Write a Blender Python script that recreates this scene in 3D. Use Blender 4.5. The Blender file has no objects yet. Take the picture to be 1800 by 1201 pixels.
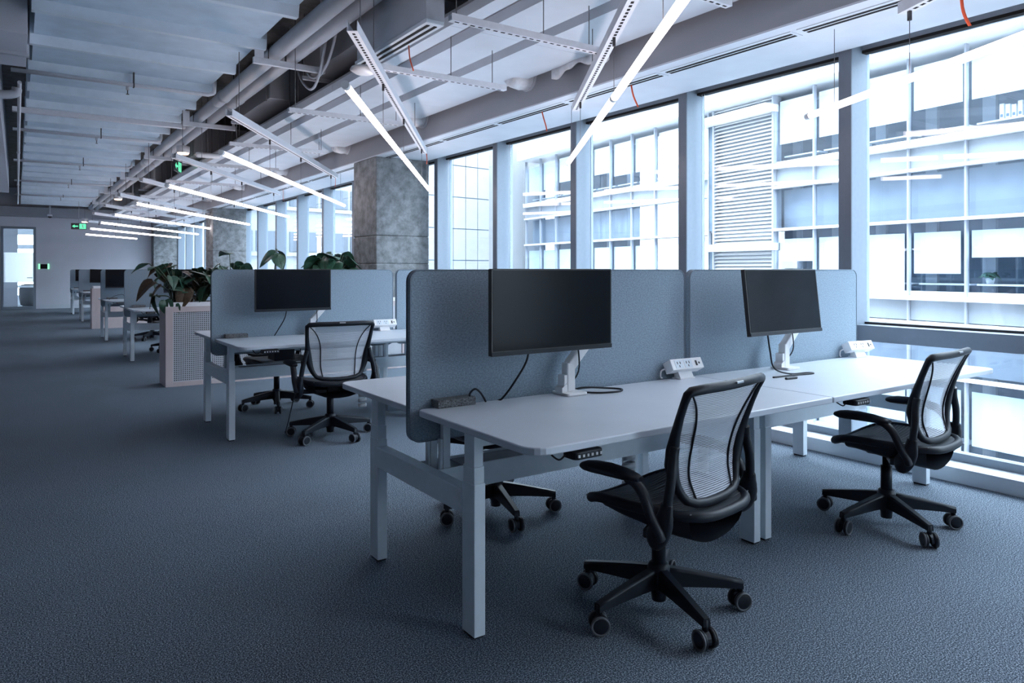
import bpy, math, random
from mathutils import Vector, Matrix, Quaternion
R = math.radians
random.seed(7)
S = bpy.context.scene
COL = S.collection

# ------------------------------------------------------------------ camera
EYE = 1.26
YAW = 34.52
cd = bpy.data.cameras.new('camera')
cd.sensor_width = 36.0
cd.lens = 1265.0 / 1800.0 * 36.0
cd.shift_y = -126.5 / 1800.0
cd.clip_start = 0.05
cd.clip_end = 400
cam = bpy.data.objects.new('camera', cd)
cam.location = (0, 0, EYE)
cam.rotation_euler = (R(90), 0, R(-YAW))
COL.objects.link(cam)
S.camera = cam

# ------------------------------------------------------------------ daylight and exposure
SKY = (0.80, 0.91, 1.0)
SKY_STRENGTH = 8.0
w = bpy.data.worlds.new('overcast_sky')
S.world = w
w.use_nodes = True
bg = w.node_tree.nodes['Background']
bg.inputs[0].default_value = (*SKY, 1)
bg.inputs[1].default_value = SKY_STRENGTH
TUBE_COLOUR = (1.0, 0.875, 0.905)
TUBE_STRENGTH = 7.0
S.view_settings.view_transform = 'Standard'
S.view_settings.look = 'None'
S.view_settings.exposure = 0.85
S.view_settings.gamma = 1.0
S.view_settings.use_curve_mapping = False
S.cycles.max_bounces = 10
S.cycles.diffuse_bounces = 6
S.cycles.transparent_max_bounces = 16

# ------------------------------------------------------------------ materials
MATS = {}
def mat(name, col, rough=0.5, metal=0.0, var=0.0, scale=30.0, bump=0.0, spec=0.5, detail=3.0, stretch=None, coat=0.0):
    m = bpy.data.materials.new(name)
    m.use_nodes = True
    nt = m.node_tree
    b = nt.nodes['Principled BSDF']
    b.inputs['Base Color'].default_value = (*col, 1)
    b.inputs['Roughness'].default_value = rough
    b.inputs['Metallic'].default_value = metal
    b.inputs['Specular IOR Level'].default_value = spec
    b.inputs['Coat Weight'].default_value = coat
    tc = nt.nodes.new('ShaderNodeTexCoord')
    mp = nt.nodes.new('ShaderNodeMapping')
    nt.links.new(tc.outputs['Object'], mp.inputs['Vector'])
    if stretch:
        mp.inputs['Scale'].default_value = stretch
    n = nt.nodes.new('ShaderNodeTexNoise')
    n.inputs['Scale'].default_value = scale
    n.inputs['Detail'].default_value = detail
    nt.links.new(mp.outputs['Vector'], n.inputs['Vector'])
    v = max(var, 0.02)
    rp = nt.nodes.new('ShaderNodeValToRGB')
    rp.color_ramp.elements[0].position = 0.3
    rp.color_ramp.elements[1].position = 0.7
    rp.color_ramp.elements[0].color = (*[c * (1 - v) for c in col], 1)
    rp.color_ramp.elements[1].color = (*[min(1, c * (1 + v)) for c in col], 1)
    nt.links.new(n.outputs['Fac'], rp.inputs['Fac'])
    nt.links.new(rp.outputs['Color'], b.inputs['Base Color'])
    if bump > 0:
        bp = nt.nodes.new('ShaderNodeBump')
        bp.inputs['Strength'].default_value = bump
        bp.inputs['Distance'].default_value = 0.004
        nt.links.new(n.outputs['Fac'], bp.inputs['Height'])
        nt.links.new(bp.outputs['Normal'], b.inputs['Normal'])
    MATS[name] = m
    return m

def emit(name, col, strength):
    m = bpy.data.materials.new(name)
    m.use_nodes = True
    nt = m.node_tree
    nt.nodes.remove(nt.nodes['Principled BSDF'])
    e = nt.nodes.new('ShaderNodeEmission')
    e.inputs[0].default_value = (*col, 1)
    e.inputs[1].default_value = strength
    nt.links.new(e.outputs[0], nt.nodes['Material Output'].inputs[0])
    MATS[name] = m
    return m

def glass(name, tint, refl, ior=1.45):
    m = bpy.data.materials.new(name)
    m.use_nodes = True
    nt = m.node_tree
    nt.nodes.remove(nt.nodes['Principled BSDF'])
    t = nt.nodes.new('ShaderNodeBsdfTransparent')
    t.inputs[0].default_value = (*tint, 1)
    g = nt.nodes.new('ShaderNodeBsdfGlossy')
    g.inputs['Roughness'].default_value = 0.0
    g.inputs['Color'].default_value = (*refl, 1)
    fr = nt.nodes.new('ShaderNodeFresnel')
    ge = nt.nodes.new('ShaderNodeNewGeometry')          # same reflectance on the way in and out of the pane
    mr = nt.nodes.new('ShaderNodeMapRange')
    mr.inputs['To Min'].default_value = ior
    mr.inputs['To Max'].default_value = 1.0 / ior
    nt.links.new(ge.outputs['Backfacing'], mr.inputs['Value'])
    nt.links.new(mr.outputs['Result'], fr.inputs[0])
    mx = nt.nodes.new('ShaderNodeMixShader')
    nt.links.new(fr.outputs[0], mx.inputs[0])
    nt.links.new(t.outputs[0], mx.inputs[1])
    nt.links.new(g.outputs[0], mx.inputs[2])
    nt.links.new(mx.outputs[0], nt.nodes['Material Output'].inputs[0])
    MATS[name] = m
    return m

def carpet():
    m = bpy.data.materials.new('carpet')
    m.use_nodes = True
    nt = m.node_tree
    b = nt.nodes['Principled BSDF']
    b.inputs['Roughness'].default_value = 0.95
    b.inputs['Specular IOR Level'].default_value = 0.15
    tc = nt.nodes.new('ShaderNodeTexCoord')
    mp = nt.nodes.new('ShaderNodeMapping')
    mp.inputs['Scale'].default_value = (1.0, 1.0, 1.0)
    nt.links.new(tc.outputs['Object'], mp.inputs['Vector'])
    n1 = nt.nodes.new('ShaderNodeTexNoise')
    n1.inputs['Scale'].default_value = 205
    n1.inputs['Detail'].default_value = 2
    n1.inputs['Roughness'].default_value = 0.7
    nt.links.new(mp.outputs['Vector'], n1.inputs['Vector'])
    n2 = nt.nodes.new('ShaderNodeTexNoise')
    n2.inputs['Scale'].default_value = 1.3
    n2.inputs['Detail'].default_value = 4
    nt.links.new(mp.outputs['Vector'], n2.inputs['Vector'])
    rp = nt.nodes.new('ShaderNodeValToRGB')
    e = rp.color_ramp.elements
    e[0].position = 0.38
    e[0].color = (0.024, 0.032, 0.046, 1)
    e[1].position = 0.64
    e[1].color = (0.44, 0.51, 0.58, 1)
    mid = e.new(0.51)
    mid.color = (0.088, 0.120, 0.160, 1)
    nt.links.new(n1.outputs['Fac'], rp.inputs['Fac'])
    mx = nt.nodes.new('ShaderNodeMix')
    mx.data_type = 'RGBA'
    mx.blend_type = 'MULTIPLY'
    mx.inputs['Factor'].default_value = 0.35
    r2 = nt.nodes.new('ShaderNodeValToRGB')
    r2.color_ramp.elements[0].position = 0.35
    r2.color_ramp.elements[0].color = (0.7, 0.7, 0.7, 1)
    r2.color_ramp.elements[1].position = 0.65
    r2.color_ramp.elements[1].color = (1, 1, 1, 1)
    nt.links.new(n2.outputs['Fac'], r2.inputs['Fac'])
    nt.links.new(rp.outputs['Color'], mx.inputs[6])
    nt.links.new(r2.outputs['Color'], mx.inputs[7])
    nt.links.new(mx.outputs[2], b.inputs['Base Color'])
    bp = nt.nodes.new('ShaderNodeBump')
    bp.inputs['Strength'].default_value = 0.12
    bp.inputs['Distance'].default_value = 0.004
    nt.links.new(n1.outputs['Fac'], bp.inputs['Height'])
    nt.links.new(bp.outputs['Normal'], b.inputs['Normal'])
    MATS['carpet'] = m

def concrete(name, dark, light):
    m = bpy.data.materials.new(name)
    m.use_nodes = True
    nt = m.node_tree
    b = nt.nodes['Principled BSDF']
    b.inputs['Roughness'].default_value = 0.75
    b.inputs['Specular IOR Level'].default_value = 0.3
    tc = nt.nodes.new('ShaderNodeTexCoord')
    n1 = nt.nodes.new('ShaderNodeTexNoise')
    n1.inputs['Scale'].default_value = 8.0
    n1.inputs['Detail'].default_value = 8
    n1.inputs['Roughness'].default_value = 0.68
    nt.links.new(tc.outputs['Object'], n1.inputs['Vector'])
    rp = nt.nodes.new('ShaderNodeValToRGB')
    e = rp.color_ramp.elements
    e[0].position = 0.36
    e[0].color = (*dark, 1)
    e[1].position = 0.62
    e[1].color = (*light, 1)
    nt.links.new(n1.outputs['Fac'], rp.inputs['Fac'])
    v = nt.nodes.new('ShaderNodeTexVoronoi')
    v.inputs['Scale'].default_value = 26
    nt.links.new(tc.outputs['Object'], v.inputs['Vector'])
    r2 = nt.nodes.new('ShaderNodeValToRGB')
    r2.color_ramp.elements[0].position = 0.06
    r2.color_ramp.elements[0].color = (0.72, 0.72, 0.72, 1)
    r2.color_ramp.elements[1].position = 0.16
    r2.color_ramp.elements[1].color = (1, 1, 1, 1)
    nt.links.new(v.outputs['Distance'], r2.inputs['Fac'])
    mx = nt.nodes.new('ShaderNodeMix')
    mx.data_type = 'RGBA'
    mx.blend_type = 'MULTIPLY'
    mx.inputs['Factor'].default_value = 0.8
    nt.links.new(rp.outputs['Color'], mx.inputs[6])
    nt.links.new(r2.outputs['Color'], mx.inputs[7])
    nt.links.new(mx.outputs[2], b.inputs['Base Color'])
    bp = nt.nodes.new('ShaderNodeBump')
    bp.inputs['Strength'].default_value = 0.35
    bp.inputs['Distance'].default_value = 0.01
    nt.links.new(n1.outputs['Fac'], bp.inputs['Height'])
    nt.links.new(bp.outputs['Normal'], b.inputs['Normal'])
    MATS[name] = m

carpet()
concrete('concrete', (0.125, 0.130, 0.135), (0.27, 0.285, 0.295))
concrete('slab_concrete', (0.16, 0.15, 0.145), (0.24, 0.23, 0.225))
mat('wall_paint', (0.64, 0.66, 0.72), 0.7, var=0.02, scale=3)
mat('ceiling_white', (0.62, 0.665, 0.72), 0.6, var=0.04, scale=4, bump=0.05)
mat('duct_paint', (0.58, 0.71, 0.82), 0.6, var=0.08, scale=5, bump=0.3, detail=6)
mat('duct_rib', (0.68, 0.78, 0.86), 0.6, var=0.05, scale=8, bump=0.2)
mat('bulkhead_grey', (0.31, 0.32, 0.35), 0.6, var=0.03, scale=3)
mat('void_grey', (0.24, 0.23, 0.23), 0.8, var=0.15, scale=4)
mat('pipe_grey', (0.48, 0.50, 0.54), 0.45, var=0.04, scale=6)
mat('galv', (0.62, 0.63, 0.65), 0.38, metal=0.6, var=0.08, scale=25)
mat('strut_white', (0.68, 0.70, 0.74), 0.5, var=0.04)
mat('dark_metal', (0.03, 0.03, 0.035), 0.5)
mat('black_gap', (0.006, 0.006, 0.007), 0.9)
mat('wire', (0.12, 0.12, 0.13), 0.4)
mat('mullion_paint', (0.22, 0.265, 0.315), 0.55, var=0.03, spec=0.3)
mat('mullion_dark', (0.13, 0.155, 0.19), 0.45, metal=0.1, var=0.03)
mat('sill_paint', (0.60, 0.65, 0.70), 0.4, var=0.02)
mat('desk_white', (0.62, 0.67, 0.73), 0.32, var=0.015, scale=6)
mat('desk_edge', (0.78, 0.78, 0.79), 0.35, var=0.015)
mat('frame_white', (0.69, 0.76, 0.81), 0.38, var=0.015)
mat('screen_felt', (0.265, 0.335, 0.395), 0.95, var=0.30, scale=130, bump=0.15, spec=0.1, detail=5, stretch=(1.0, 1.0, 1.6))
mat('felt_edge', (0.20, 0.25, 0.30), 0.9, var=0.1, scale=200)
mat('speckle', (0.12, 0.125, 0.13), 0.5, var=0.9, scale=220)
mat('monitor_panel', (0.004, 0.006, 0.010), 0.25, spec=0.11)
mat('monitor_body', (0.018, 0.019, 0.021), 0.4)
mat('plastic_black', (0.010, 0.014, 0.021), 0.48, var=0.05, spec=0.32)
mat('rubber_grey', (0.12, 0.13, 0.145), 0.6)
mat('mesh_back', (0.52, 0.55, 0.60), 0.6, spec=0.3)
mat('mesh_seat', (0.06, 0.07, 0.082), 0.6, var=0.2, scale=300)
mat('plastic_white', (0.82, 0.82, 0.83), 0.35)
mat('button_grey', (0.55, 0.56, 0.58), 0.4)
mat('badge_grey', (0.45, 0.46, 0.48), 0.3, metal=0.5)
mat('planter_pink', (0.56, 0.465, 0.455), 0.55, var=0.03, scale=8)
mat('planter_liner', (0.80, 0.79, 0.80), 0.5)
mat('perforated', (0.48, 0.49, 0.52), 0.5)
mat('soil', (0.03, 0.022, 0.016), 0.95, var=0.4, scale=40)
mat('leaf_green', (0.040, 0.105, 0.066), 0.33, var=0.35, scale=9, spec=0.5)
mat('leaf_rust', (0.085, 0.055, 0.035), 0.4, var=0.4, scale=12)
mat('stem_green', (0.05, 0.08, 0.04), 0.5)
mat('ribbon_orange', (0.75, 0.10, 0.03), 0.6)
mat('cable_pale', (0.52, 0.54, 0.57), 0.5)
mat('foil', (0.66, 0.67, 0.69), 0.45, metal=0.2, var=0.12, scale=18, bump=0.4)
mat('facade_white', (0.72, 0.72, 0.72), 0.5, var=0.02)
mat('facade_dark', (0.085, 0.13, 0.18), 0.6, var=0.25, scale=0.7, stretch=(1, 1, 3))
mat('facade_dim', (0.26, 0.285, 0.315), 0.6, var=0.15, scale=0.9)
mat('facade_metal', (0.34, 0.36, 0.40), 0.4, metal=0.2)
mat('shade_cloth', (0.80, 0.82, 0.83), 0.8)
mat('stone_white', (0.30, 0.30, 0.305), 0.7, var=0.03, scale=2)
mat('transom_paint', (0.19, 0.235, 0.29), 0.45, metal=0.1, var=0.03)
mat('own_facade', (0.34, 0.36, 0.38), 0.5, var=0.1, scale=0.6)
mat('paving', (0.36, 0.36, 0.37), 0.8, var=0.1, scale=2)
mat('armchair_fabric', (0.12, 0.125, 0.135), 0.9, var=0.15, scale=90)
mat('sign_green', (0.02, 0.22, 0.11), 0.5)
mat('frost_rim', (0.80, 0.82, 0.84), 0.9)
m_ = mat('frost', (0.80, 0.82, 0.84), 0.9)
m_.node_tree.nodes['Principled BSDF'].inputs['Transmission Weight'].default_value = 0.75
mat('far_block', (0.19, 0.205, 0.22), 0.7, var=0.08, scale=0.3)
mat('far_window', (0.04, 0.055, 0.075), 0.4)
glass('window_glass', (0.92, 0.96, 1.0), (1, 1, 1))
glass('facade_glass', (0.92, 0.96, 1.0), (0.95, 0.97, 1.0), 1.6)
glass('door_glass', (0.92, 0.97, 1.0), (1, 1, 1))
emit('tube_light', TUBE_COLOUR, TUBE_STRENGTH)
emit('warm_lamp', (1.0, 0.55, 0.35), 7.0)
emit('exit_light', (0.10, 0.62, 0.33), 1.0)
emit('panel_light', (0.25, 0.9, 0.45), 1.0)

# ------------------------------------------------------------------ mesh building
class MB:
    def __init__(s):
        s.v = []; s.f = []; s.sm = []
    def quad(s, idx, sm=False):
        s.f.append(tuple(idx)); s.sm.append(sm)
    def box(s, x0, x1, y0, y1, z0, z1):
        b = len(s.v)
        s.v += [(x0, y0, z0), (x1, y0, z0), (x1, y1, z0), (x0, y1, z0), (x0, y0, z1), (x1, y0, z1), (x1, y1, z1), (x0, y1, z1)]
        for q in ((0, 3, 2, 1), (4, 5, 6, 7), (0, 1, 5, 4), (1, 2, 6, 5), (2, 3, 7, 6), (3, 0, 4, 7)):
            s.quad([b + i for i in q])
        return s
    def hexa(s, pts):
        b = len(s.v)
        s.v += [tuple(p) for p in pts]
        for q in ((0, 3, 2, 1), (4, 5, 6, 7), (0, 1, 5, 4), (1, 2, 6, 5), (2, 3, 7, 6), (3, 0, 4, 7)):
            s.quad([b + i for i in q])
        return s
    def bar(s, p, q, wd, ht, up=(0, 0, 1), w2=None, h2=None):
        p = Vector(p); q = Vector(q); d = (q - p).normalized()
        up = Vector(up)
        sx = d.cross(up)
        if sx.length < 1e-4:
            sx = d.cross(Vector((1, 0, 0)))
        sx.normalize(); uz = sx.cross(d).normalized()
        w2 = wd if w2 is None else w2; h2 = ht if h2 is None else h2
        P = []
        for c, a, h in ((p, wd, ht), (q, w2, h2)):
            P.append([c - sx * a / 2 - uz * h / 2, c + sx * a / 2 - uz * h / 2, c + sx * a / 2 + uz * h / 2, c - sx * a / 2 + uz * h / 2])
        s.hexa(P[0] + P[1])
        return s
    def tube(s, pts, r, n=8, closed=False, caps=True, flat=None):
        pts = [Vector(p) for p in pts]
        N = len(pts)
        rr = r if isinstance(r, (list, tuple)) else [r] * N
        b = len(s.v)
        prev = None
        for i, p in enumerate(pts):
            a = pts[i - 1] if (i > 0 or closed) else p
            c = pts[(i + 1) % N] if (i < N - 1 or closed) else p
            t = (c - a).normalized()
            if prev is None:
                ref = Vector((0, 0, 1)) if abs(t.z) < 0.9 else Vector((1, 0, 0))
                nx = t.cross(ref).normalized()
            else:
                nx = (prev - t * prev.dot(t)).normalized()
            prev = nx
            ny = t.cross(nx)
            for k in range(n):
                a2 = 2 * math.pi * k / n
                fx, fy = (1, 1) if flat is None else flat
                s.v.append(tuple(p + nx * math.cos(a2) * rr[i] * fx + ny * math.sin(a2) * rr[i] * fy))
        M = N if closed else N - 1
        for i in range(M):
            j = (i + 1) % N
            for k in range(n):
                l = (k + 1) % n
                s.quad([b + i * n + k, b + i * n + l, b + j * n + l, b + j * n + k], True)
        if caps and not closed:
            s.quad([b + k for k in range(n)][::-1]); s.quad([b + (N - 1) * n + k for k in range(n)])
        return s
    def lathe(s, prof, n=20, c=(0, 0, 0), axis='z'):
        b = len(s.v)
        for (r, h) in prof:
            for k in range(n):
                a = 2 * math.pi * k / n
                x, y = r * math.cos(a), r * math.sin(a)
                p = (x, y, h) if axis == 'z' else ((h, x, y) if axis == 'x' else (x, h, y))
                s.v.append((p[0] + c[0], p[1] + c[1], p[2] + c[2]))
        for i in range(len(prof) - 1):
            for k in range(n):
                l = (k + 1) % n
                q = [b + i * n + k, b + i * n + l, b + (i + 1) * n + l, b + (i + 1) * n + k]
                s.quad(q if axis != 'y' else q[::-1], True)
        lo = [b + k for k in range(n)][::-1]; hi = [b + (len(prof) - 1) * n + k for k in range(n)]
        if axis == 'y':
            lo = lo[::-1]; hi = hi[::-1]
        s.quad(lo); s.quad(hi)
        return s
    def prism(s, poly, plane, a, b2):
        """poly: 2d points; plane 'xz' extrudes along y from a to b2, 'xy' along z, 'yz' along x."""
        b = len(s.v); n = len(poly)
        for h in (a, b2):
            for (u, v) in poly:
                s.v.append({'xz': (u, h, v), 'xy': (u, v, h), 'yz': (h, u, v)}[plane])
        s.quad([b + k for k in range(n)][::-1]); s.quad([b + n + k for k in range(n)])
        for k in range(n):
            l = (k + 1) % n
            s.quad([b + k, b + l, b + n + l, b + n + k])
        return s
    def grid(s, fn, nu, nv, sm=True):
        b = len(s.v)
        for j in range(nv + 1):
            for i in range(nu + 1):
                s.v.append(tuple(fn(i / nu, j / nv)))
        for j in range(nv):
            for i in range(nu):
                q = b + j * (nu + 1) + i
                s.quad([q, q + 1, q + nu + 2, q + nu + 1], sm)
        return s
    def mesh(s, name, m):
        me = bpy.data.meshes.new(name)
        me.from_pydata(s.v, [], s.f)
        me.polygons.foreach_set('use_smooth', s.sm)
        me.materials.append(MATS[m] if isinstance(m, str) else m)
        import bmesh
        bm = bmesh.new(); bm.from_mesh(me)
        bmesh.ops.recalc_face_normals(bm, faces=bm.faces)
        bm.to_mesh(me); bm.free()
        me.update()
        return me
    def build(s, name, m, parent=None, loc=(0, 0, 0), rotz=0.0, bevel=0.0):
        o = link(name, s.mesh(name, m), parent, loc, rotz)
        if bevel:
            add_bevel(o, bevel)
        return o

def add_bevel(o, width):
    md = o.modifiers.new('bevel', 'BEVEL')
    md.width = width; md.segments = 2; md.limit_method = 'ANGLE'; md.angle_limit = R(40)

def link(name, me, parent=None, loc=(0, 0, 0), rotz=0.0):
    o = bpy.data.objects.new(name, me)
    COL.objects.link(o)
    o.location = loc
    o.rotation_euler = (0, 0, rotz)
    if parent is not None:
        o.parent = parent
    return o

def tag(o, label, cat, group=None, kind=None):
    o['label'] = label
    if cat:
        o['category'] = cat
    if group:
        o['group'] = group
    if kind:
        o['kind'] = kind
    return o

def thing(name, label, cat, loc=(0, 0, 0), rotz=0.0, group=None):
    return tag(link(name, None, None, loc, rotz), label, cat, group)

def struct(o, label=None):
    o['kind'] = 'structure'
    if label:
        o['label'] = label
    return o

def kids(o):
    return [c for c in COL.objects if c.parent is o]

def copy_tree(o, parent=None, table=None):
    c = o.copy()
    COL.objects.link(c)
    c.parent = parent
    for ch in table[o.name]:
        copy_tree(ch, c, table)
    return c

def child_table():
    t = {o.name: [] for o in COL.objects}
    for o in COL.objects:
        if o.parent is not None:
            t[o.parent.name].append(o)
    return t

def rrect(x0, x1, y0, y1, r, n=5):
    """rounded rectangle outline, counter-clockwise; r is a number or four radii from (x0,y0) round."""
    rs = r if isinstance(r, (list, tuple)) else [r] * 4
    P = []
    for (cx, cy, a0, q) in ((x0 + rs[0], y0 + rs[0], 180, rs[0]), (x1 - rs[1], y0 + rs[1], 270, rs[1]), (x1 - rs[2], y1 - rs[2], 0, rs[2]), (x0 + rs[3], y1 - rs[3], 90, rs[3])):
        for k in range(n + 1):
            a = R(a0 + 90 * k / n)
            P.append((cx + q * math.cos(a), cy + q * math.sin(a)))
    return P

def arc(c, r, a0, a1, n, plane='xz'):
    P = []
    for k in range(n + 1):
        a = R(a0 + (a1 - a0) * k / n)
        u, v = r * math.cos(a), r * math.sin(a)
        P.append({'xz': (c[0] + u, c[1], c[2] + v), 'xy': (c[0] + u, c[1] + v, c[2]), 'yz': (c[0], c[1] + u, c[2] + v)}[plane])
    return P

def smooth_path(pts, n=6):
    """Catmull-Rom through pts."""
    P = [Vector(p) for p in pts]
    out = []
    for i in range(len(P) - 1):
        p0 = P[max(0, i - 1)]; p1 = P[i]; p2 = P[i + 1]; p3 = P[min(len(P) - 1, i + 2)]
        for k in range(n):
            t = k / n
            out.append(0.5 * ((2 * p1) + (p2 - p0) * t + (2 * p0 - 5 * p1 + 4 * p2 - p3) * t * t + (3 * p1 - p0 - 3 * p2 + p3) * t ** 3))
    out.append(P[-1])
    return out

ORD = ['nearest', 'second', 'third', 'fourth', 'fifth', 'sixth', 'seventh', 'eighth', 'ninth', 'tenth', 'eleventh', 'twelfth']
# ================================================================== THE SETTING
XF, XG = 4.585, 4.75          # inner face of the mullions, glass plane
Y0, Y1 = -5.0, 27.6           # back of the room behind the camera, end wall
XL = -5.0
HEAD = 2.735
SOF = 2.74
SLAB = 3.85

struct(MB().box(XL, XG + 0.2, Y0, Y1 + 6.2, -0.25, 0.0).build('floor', 'carpet'), 'dark blue-grey flecked carpet floor')
struct(MB().box(XL, XG + 0.2, Y0, Y1 + 6.2, SLAB, SLAB + 0.3).build('ceiling', 'slab_concrete'), 'bare concrete slab above the services')
struct(MB().box(XL - 0.2, XL, Y0, Y1 + 6.2, 0, SLAB).build('wall_left', 'wall_paint'))
struct(MB().box(XL - 0.2, XG + 0.2, Y0 - 0.2, Y0, -0.25, SLAB + 0.3).build('wall_front', 'wall_paint'))

# end wall with a glazed door opening
DX0, DX1, DZ = -0.42, 0.50, 2.62
wb = MB()
wb.box(XL, DX0, Y1, Y1 + 0.15, 0, SLAB)
wb.box(DX1, XG, Y1, Y1 + 0.15, 0, SLAB)
wb.box(DX0, DX1, Y1, Y1 + 0.15, DZ, SLAB)
struct(wb.build('wall_back', 'wall_paint'), 'pale end wall with a glazed door')
bb = MB().box(DX1 + 0.1, 3.9, Y1 - 0.02, Y1, 0, 0.13).box(XL, DX0 - 0.1, Y1 - 0.02, Y1, 0, 0.13)
struct(bb.build('baseboard_back', 'sill_paint'))
struct(MB().box(XL, 3.85, Y1 - 0.5, Y1 - 0.02, 2.93, 3.22).build('trim_1', 'bulkhead_grey'), 'grey dropped beam along the top of the end wall')

# glazed door in the end wall
d = link('door_1', None, None, (0, Y1, 0)); struct(d, 'glazed door with a frosted band in the end wall')
fm = MB().box(DX0, DX0 + 0.07, -0.03, 0.12, 0, DZ).box(DX1 - 0.07, DX1, -0.03, 0.12, 0, DZ).box(DX0 + 0.07, DX1 - 0.07, -0.03, 0.12, DZ - 0.07, DZ).box(DX0 + 0.07, DX1 - 0.07, -0.03, 0.12, 0, 0.09)
fm.build('door_frame', 'mullion_paint', d)
MB().box(DX0 + 0.07, DX1 - 0.07, 0.04, 0.05, 0.09, DZ - 0.07).build('door_pane', 'door_glass', d)
MB().box(DX0 + 0.07, DX1 - 0.07, 0.036, 0.039, 0.86, 1.80).build('frosted_band', 'frost', d)
MB().bar((DX1 - 0.10, -0.02, 1.0), (DX1 - 0.10, -0.06, 1.0), 0.02, 0.02).bar((DX1 - 0.10, -0.06, 1.0), (DX1 - 0.24, -0.06, 1.0), 0.02, 0.02).build('door_handle', 'dark_metal', d)
# the small room behind that door
struct(MB().box(-1.0, 0.02, Y1 + 2.4, Y1 + 2.5, 0, SLAB).build('wall_room', 'bulkhead_grey'))
struct(MB().box(0.02, 2.6, Y1 + 3.4, Y1 + 3.5, 0, 0.35).box(0.02, 2.6, Y1 + 3.4, Y1 + 3.5, 1.25, 1.33).box(0.02, 2.6, Y1 + 3.4, Y1 + 3.5, 2.0, 2.15).box(0.02, 2.6, Y1 + 3.4, Y1 + 3.5, 2.5, SLAB).box(0.02, 2.6, Y1 + 3.4, Y1 + 3.5, 0.62, 0.7).build('trim_2', 'sill_paint'))

# ---- curtain wall: mullion, panes, transom, head, one window after another
PITCH = 1.4345
MY = [2.673 + PITCH * k for k in range(-5, 19)]
for n, y in enumerate(MY[:-1]):
    y2 = MY[n + 1]
    if y > Y1:
        break
    wd = link('window_%d' % (n + 1), None, None, (XG, y, 0)); struct(wd)
    a, b = 0.0, min(y2, Y1) - y           # local y
    f = XF - XG
    # fin: dark inner face strip plus pale side
    MB().box(f + 0.012, 0.06, 0.0, 0.092, 0.09, 2.86).build('mullion', 'mullion_paint', wd)
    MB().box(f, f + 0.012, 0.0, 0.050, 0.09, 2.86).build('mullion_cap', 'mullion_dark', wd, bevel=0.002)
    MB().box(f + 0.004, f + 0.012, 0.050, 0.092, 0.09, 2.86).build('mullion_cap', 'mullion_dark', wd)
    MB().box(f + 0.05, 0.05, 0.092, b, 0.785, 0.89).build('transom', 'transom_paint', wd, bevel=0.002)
    MB().box(0.0, 0.05, 0.092, b, 0.89, 0.905).build('gasket', 'dark_metal', wd)
    MB().box(-0.03, 0.08, 0.092, b, HEAD, 2.9).build('head_frame', 'mullion_paint', wd)
    MB().box(-0.035, 0.02, 0.092, b, HEAD - 0.012, HEAD + 0.008).build('gasket', 'black_gap', wd)
    MB().box(0.02, 0.035, 0.092, b, 0.905, HEAD - 0.01).build('upper_pane', 'window_glass', wd)
    MB().box(0.02, 0.035, 0.092, b, 0.14, 0.785).build('lower_pane', 'window_glass', wd)
    MB().box(-0.02, 0.05, 0.092, b, 0.09, 0.14).build('bottom_frame', 'mullion_paint', wd)
    if 2.0 < y < 9:
        c = MB().tube([(-0.03, b - 0.05, HEAD), (-0.03, b - 0.05, 1.0)], 0.002, 5).tube([(-0.03, b - 0.075, HEAD), (-0.03, b - 0.075, 1.0)], 0.002, 5)
        c.build('blind_cord', 'button_grey', wd)
struct(MB().box(XF - 0.02, XG + 0.1, Y0, Y1, 0.0, 0.09).build('trim_3', 'sill_paint', bevel=0.003), 'pale low sill curb along the window wall')
struct(MB().box(XG + 0.1, XG + 0.2, Y0, Y1, 2.9, SLAB).build('wall_right', 'bulkhead_grey'))
# the rest of the building this floor belongs to, storeys above and below
struct(MB().box(XL - 0.2, XG + 0.2, Y0 - 12, Y1 + 6.4, SLAB + 0.3, 13.0).build('wall_upper', 'own_facade'), 'storeys above this floor')
struct(MB().box(XL - 0.2, XG + 0.2, Y0 - 12, Y1 + 6.4, -7.0, -0.25).build('wall_lower', 'own_facade'), 'storeys below this floor')
struct(MB().box(XL - 0.2, XG + 0.2, Y0 - 12, Y0 - 0.2, -0.25, SLAB + 0.3).build('wall_rear', 'own_facade'))
# bulkhead in front of the window heads, and its white soffit
BX = 3.88
struct(MB().box(BX - 0.06, BX, Y0, Y1, SOF, SLAB).build('trim_4', 'bulkhead_grey'), 'grey bulkhead face above the window soffit')
struct(MB().box(BX - 0.06, XF - 0.03, Y0, Y1, SOF - 0.012, SOF).build('trim_5', 'ceiling_white'), 'white soffit strip above the windows')
struct(MB().box(XF - 0.03, XF - 0.018, Y0, Y1, SOF - 0.012, 2.92).build('trim_6', 'sill_paint'))

# linear slot diffuser let into the soffit
sd = thing('linear_slot_diffuser', 'long white slot diffuser let into the soffit above the windows', 'diffuser', (0, 0, SOF - 0.012))
slot = MB().box(-0.034, -0.010, 0.02, 1.07, -0.0075, -0.004).box(0.010, 0.034, 0.02, 1.07, -0.0075, -0.004).mesh('slot', 'black_gap')
sec = MB().box(-0.065, 0.065, 0, 1.09, -0.005, 0.0).mesh('diffuser_section', 'sill_paint')
for k in range(-4, 22):
    y = 2.68 + 1.13 * k
    if y + 1.1 > Y1:
        break
    o = link('diffuser_section', sec, sd, (3.99, y, 0))
    link('slot', slot, o)

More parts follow.
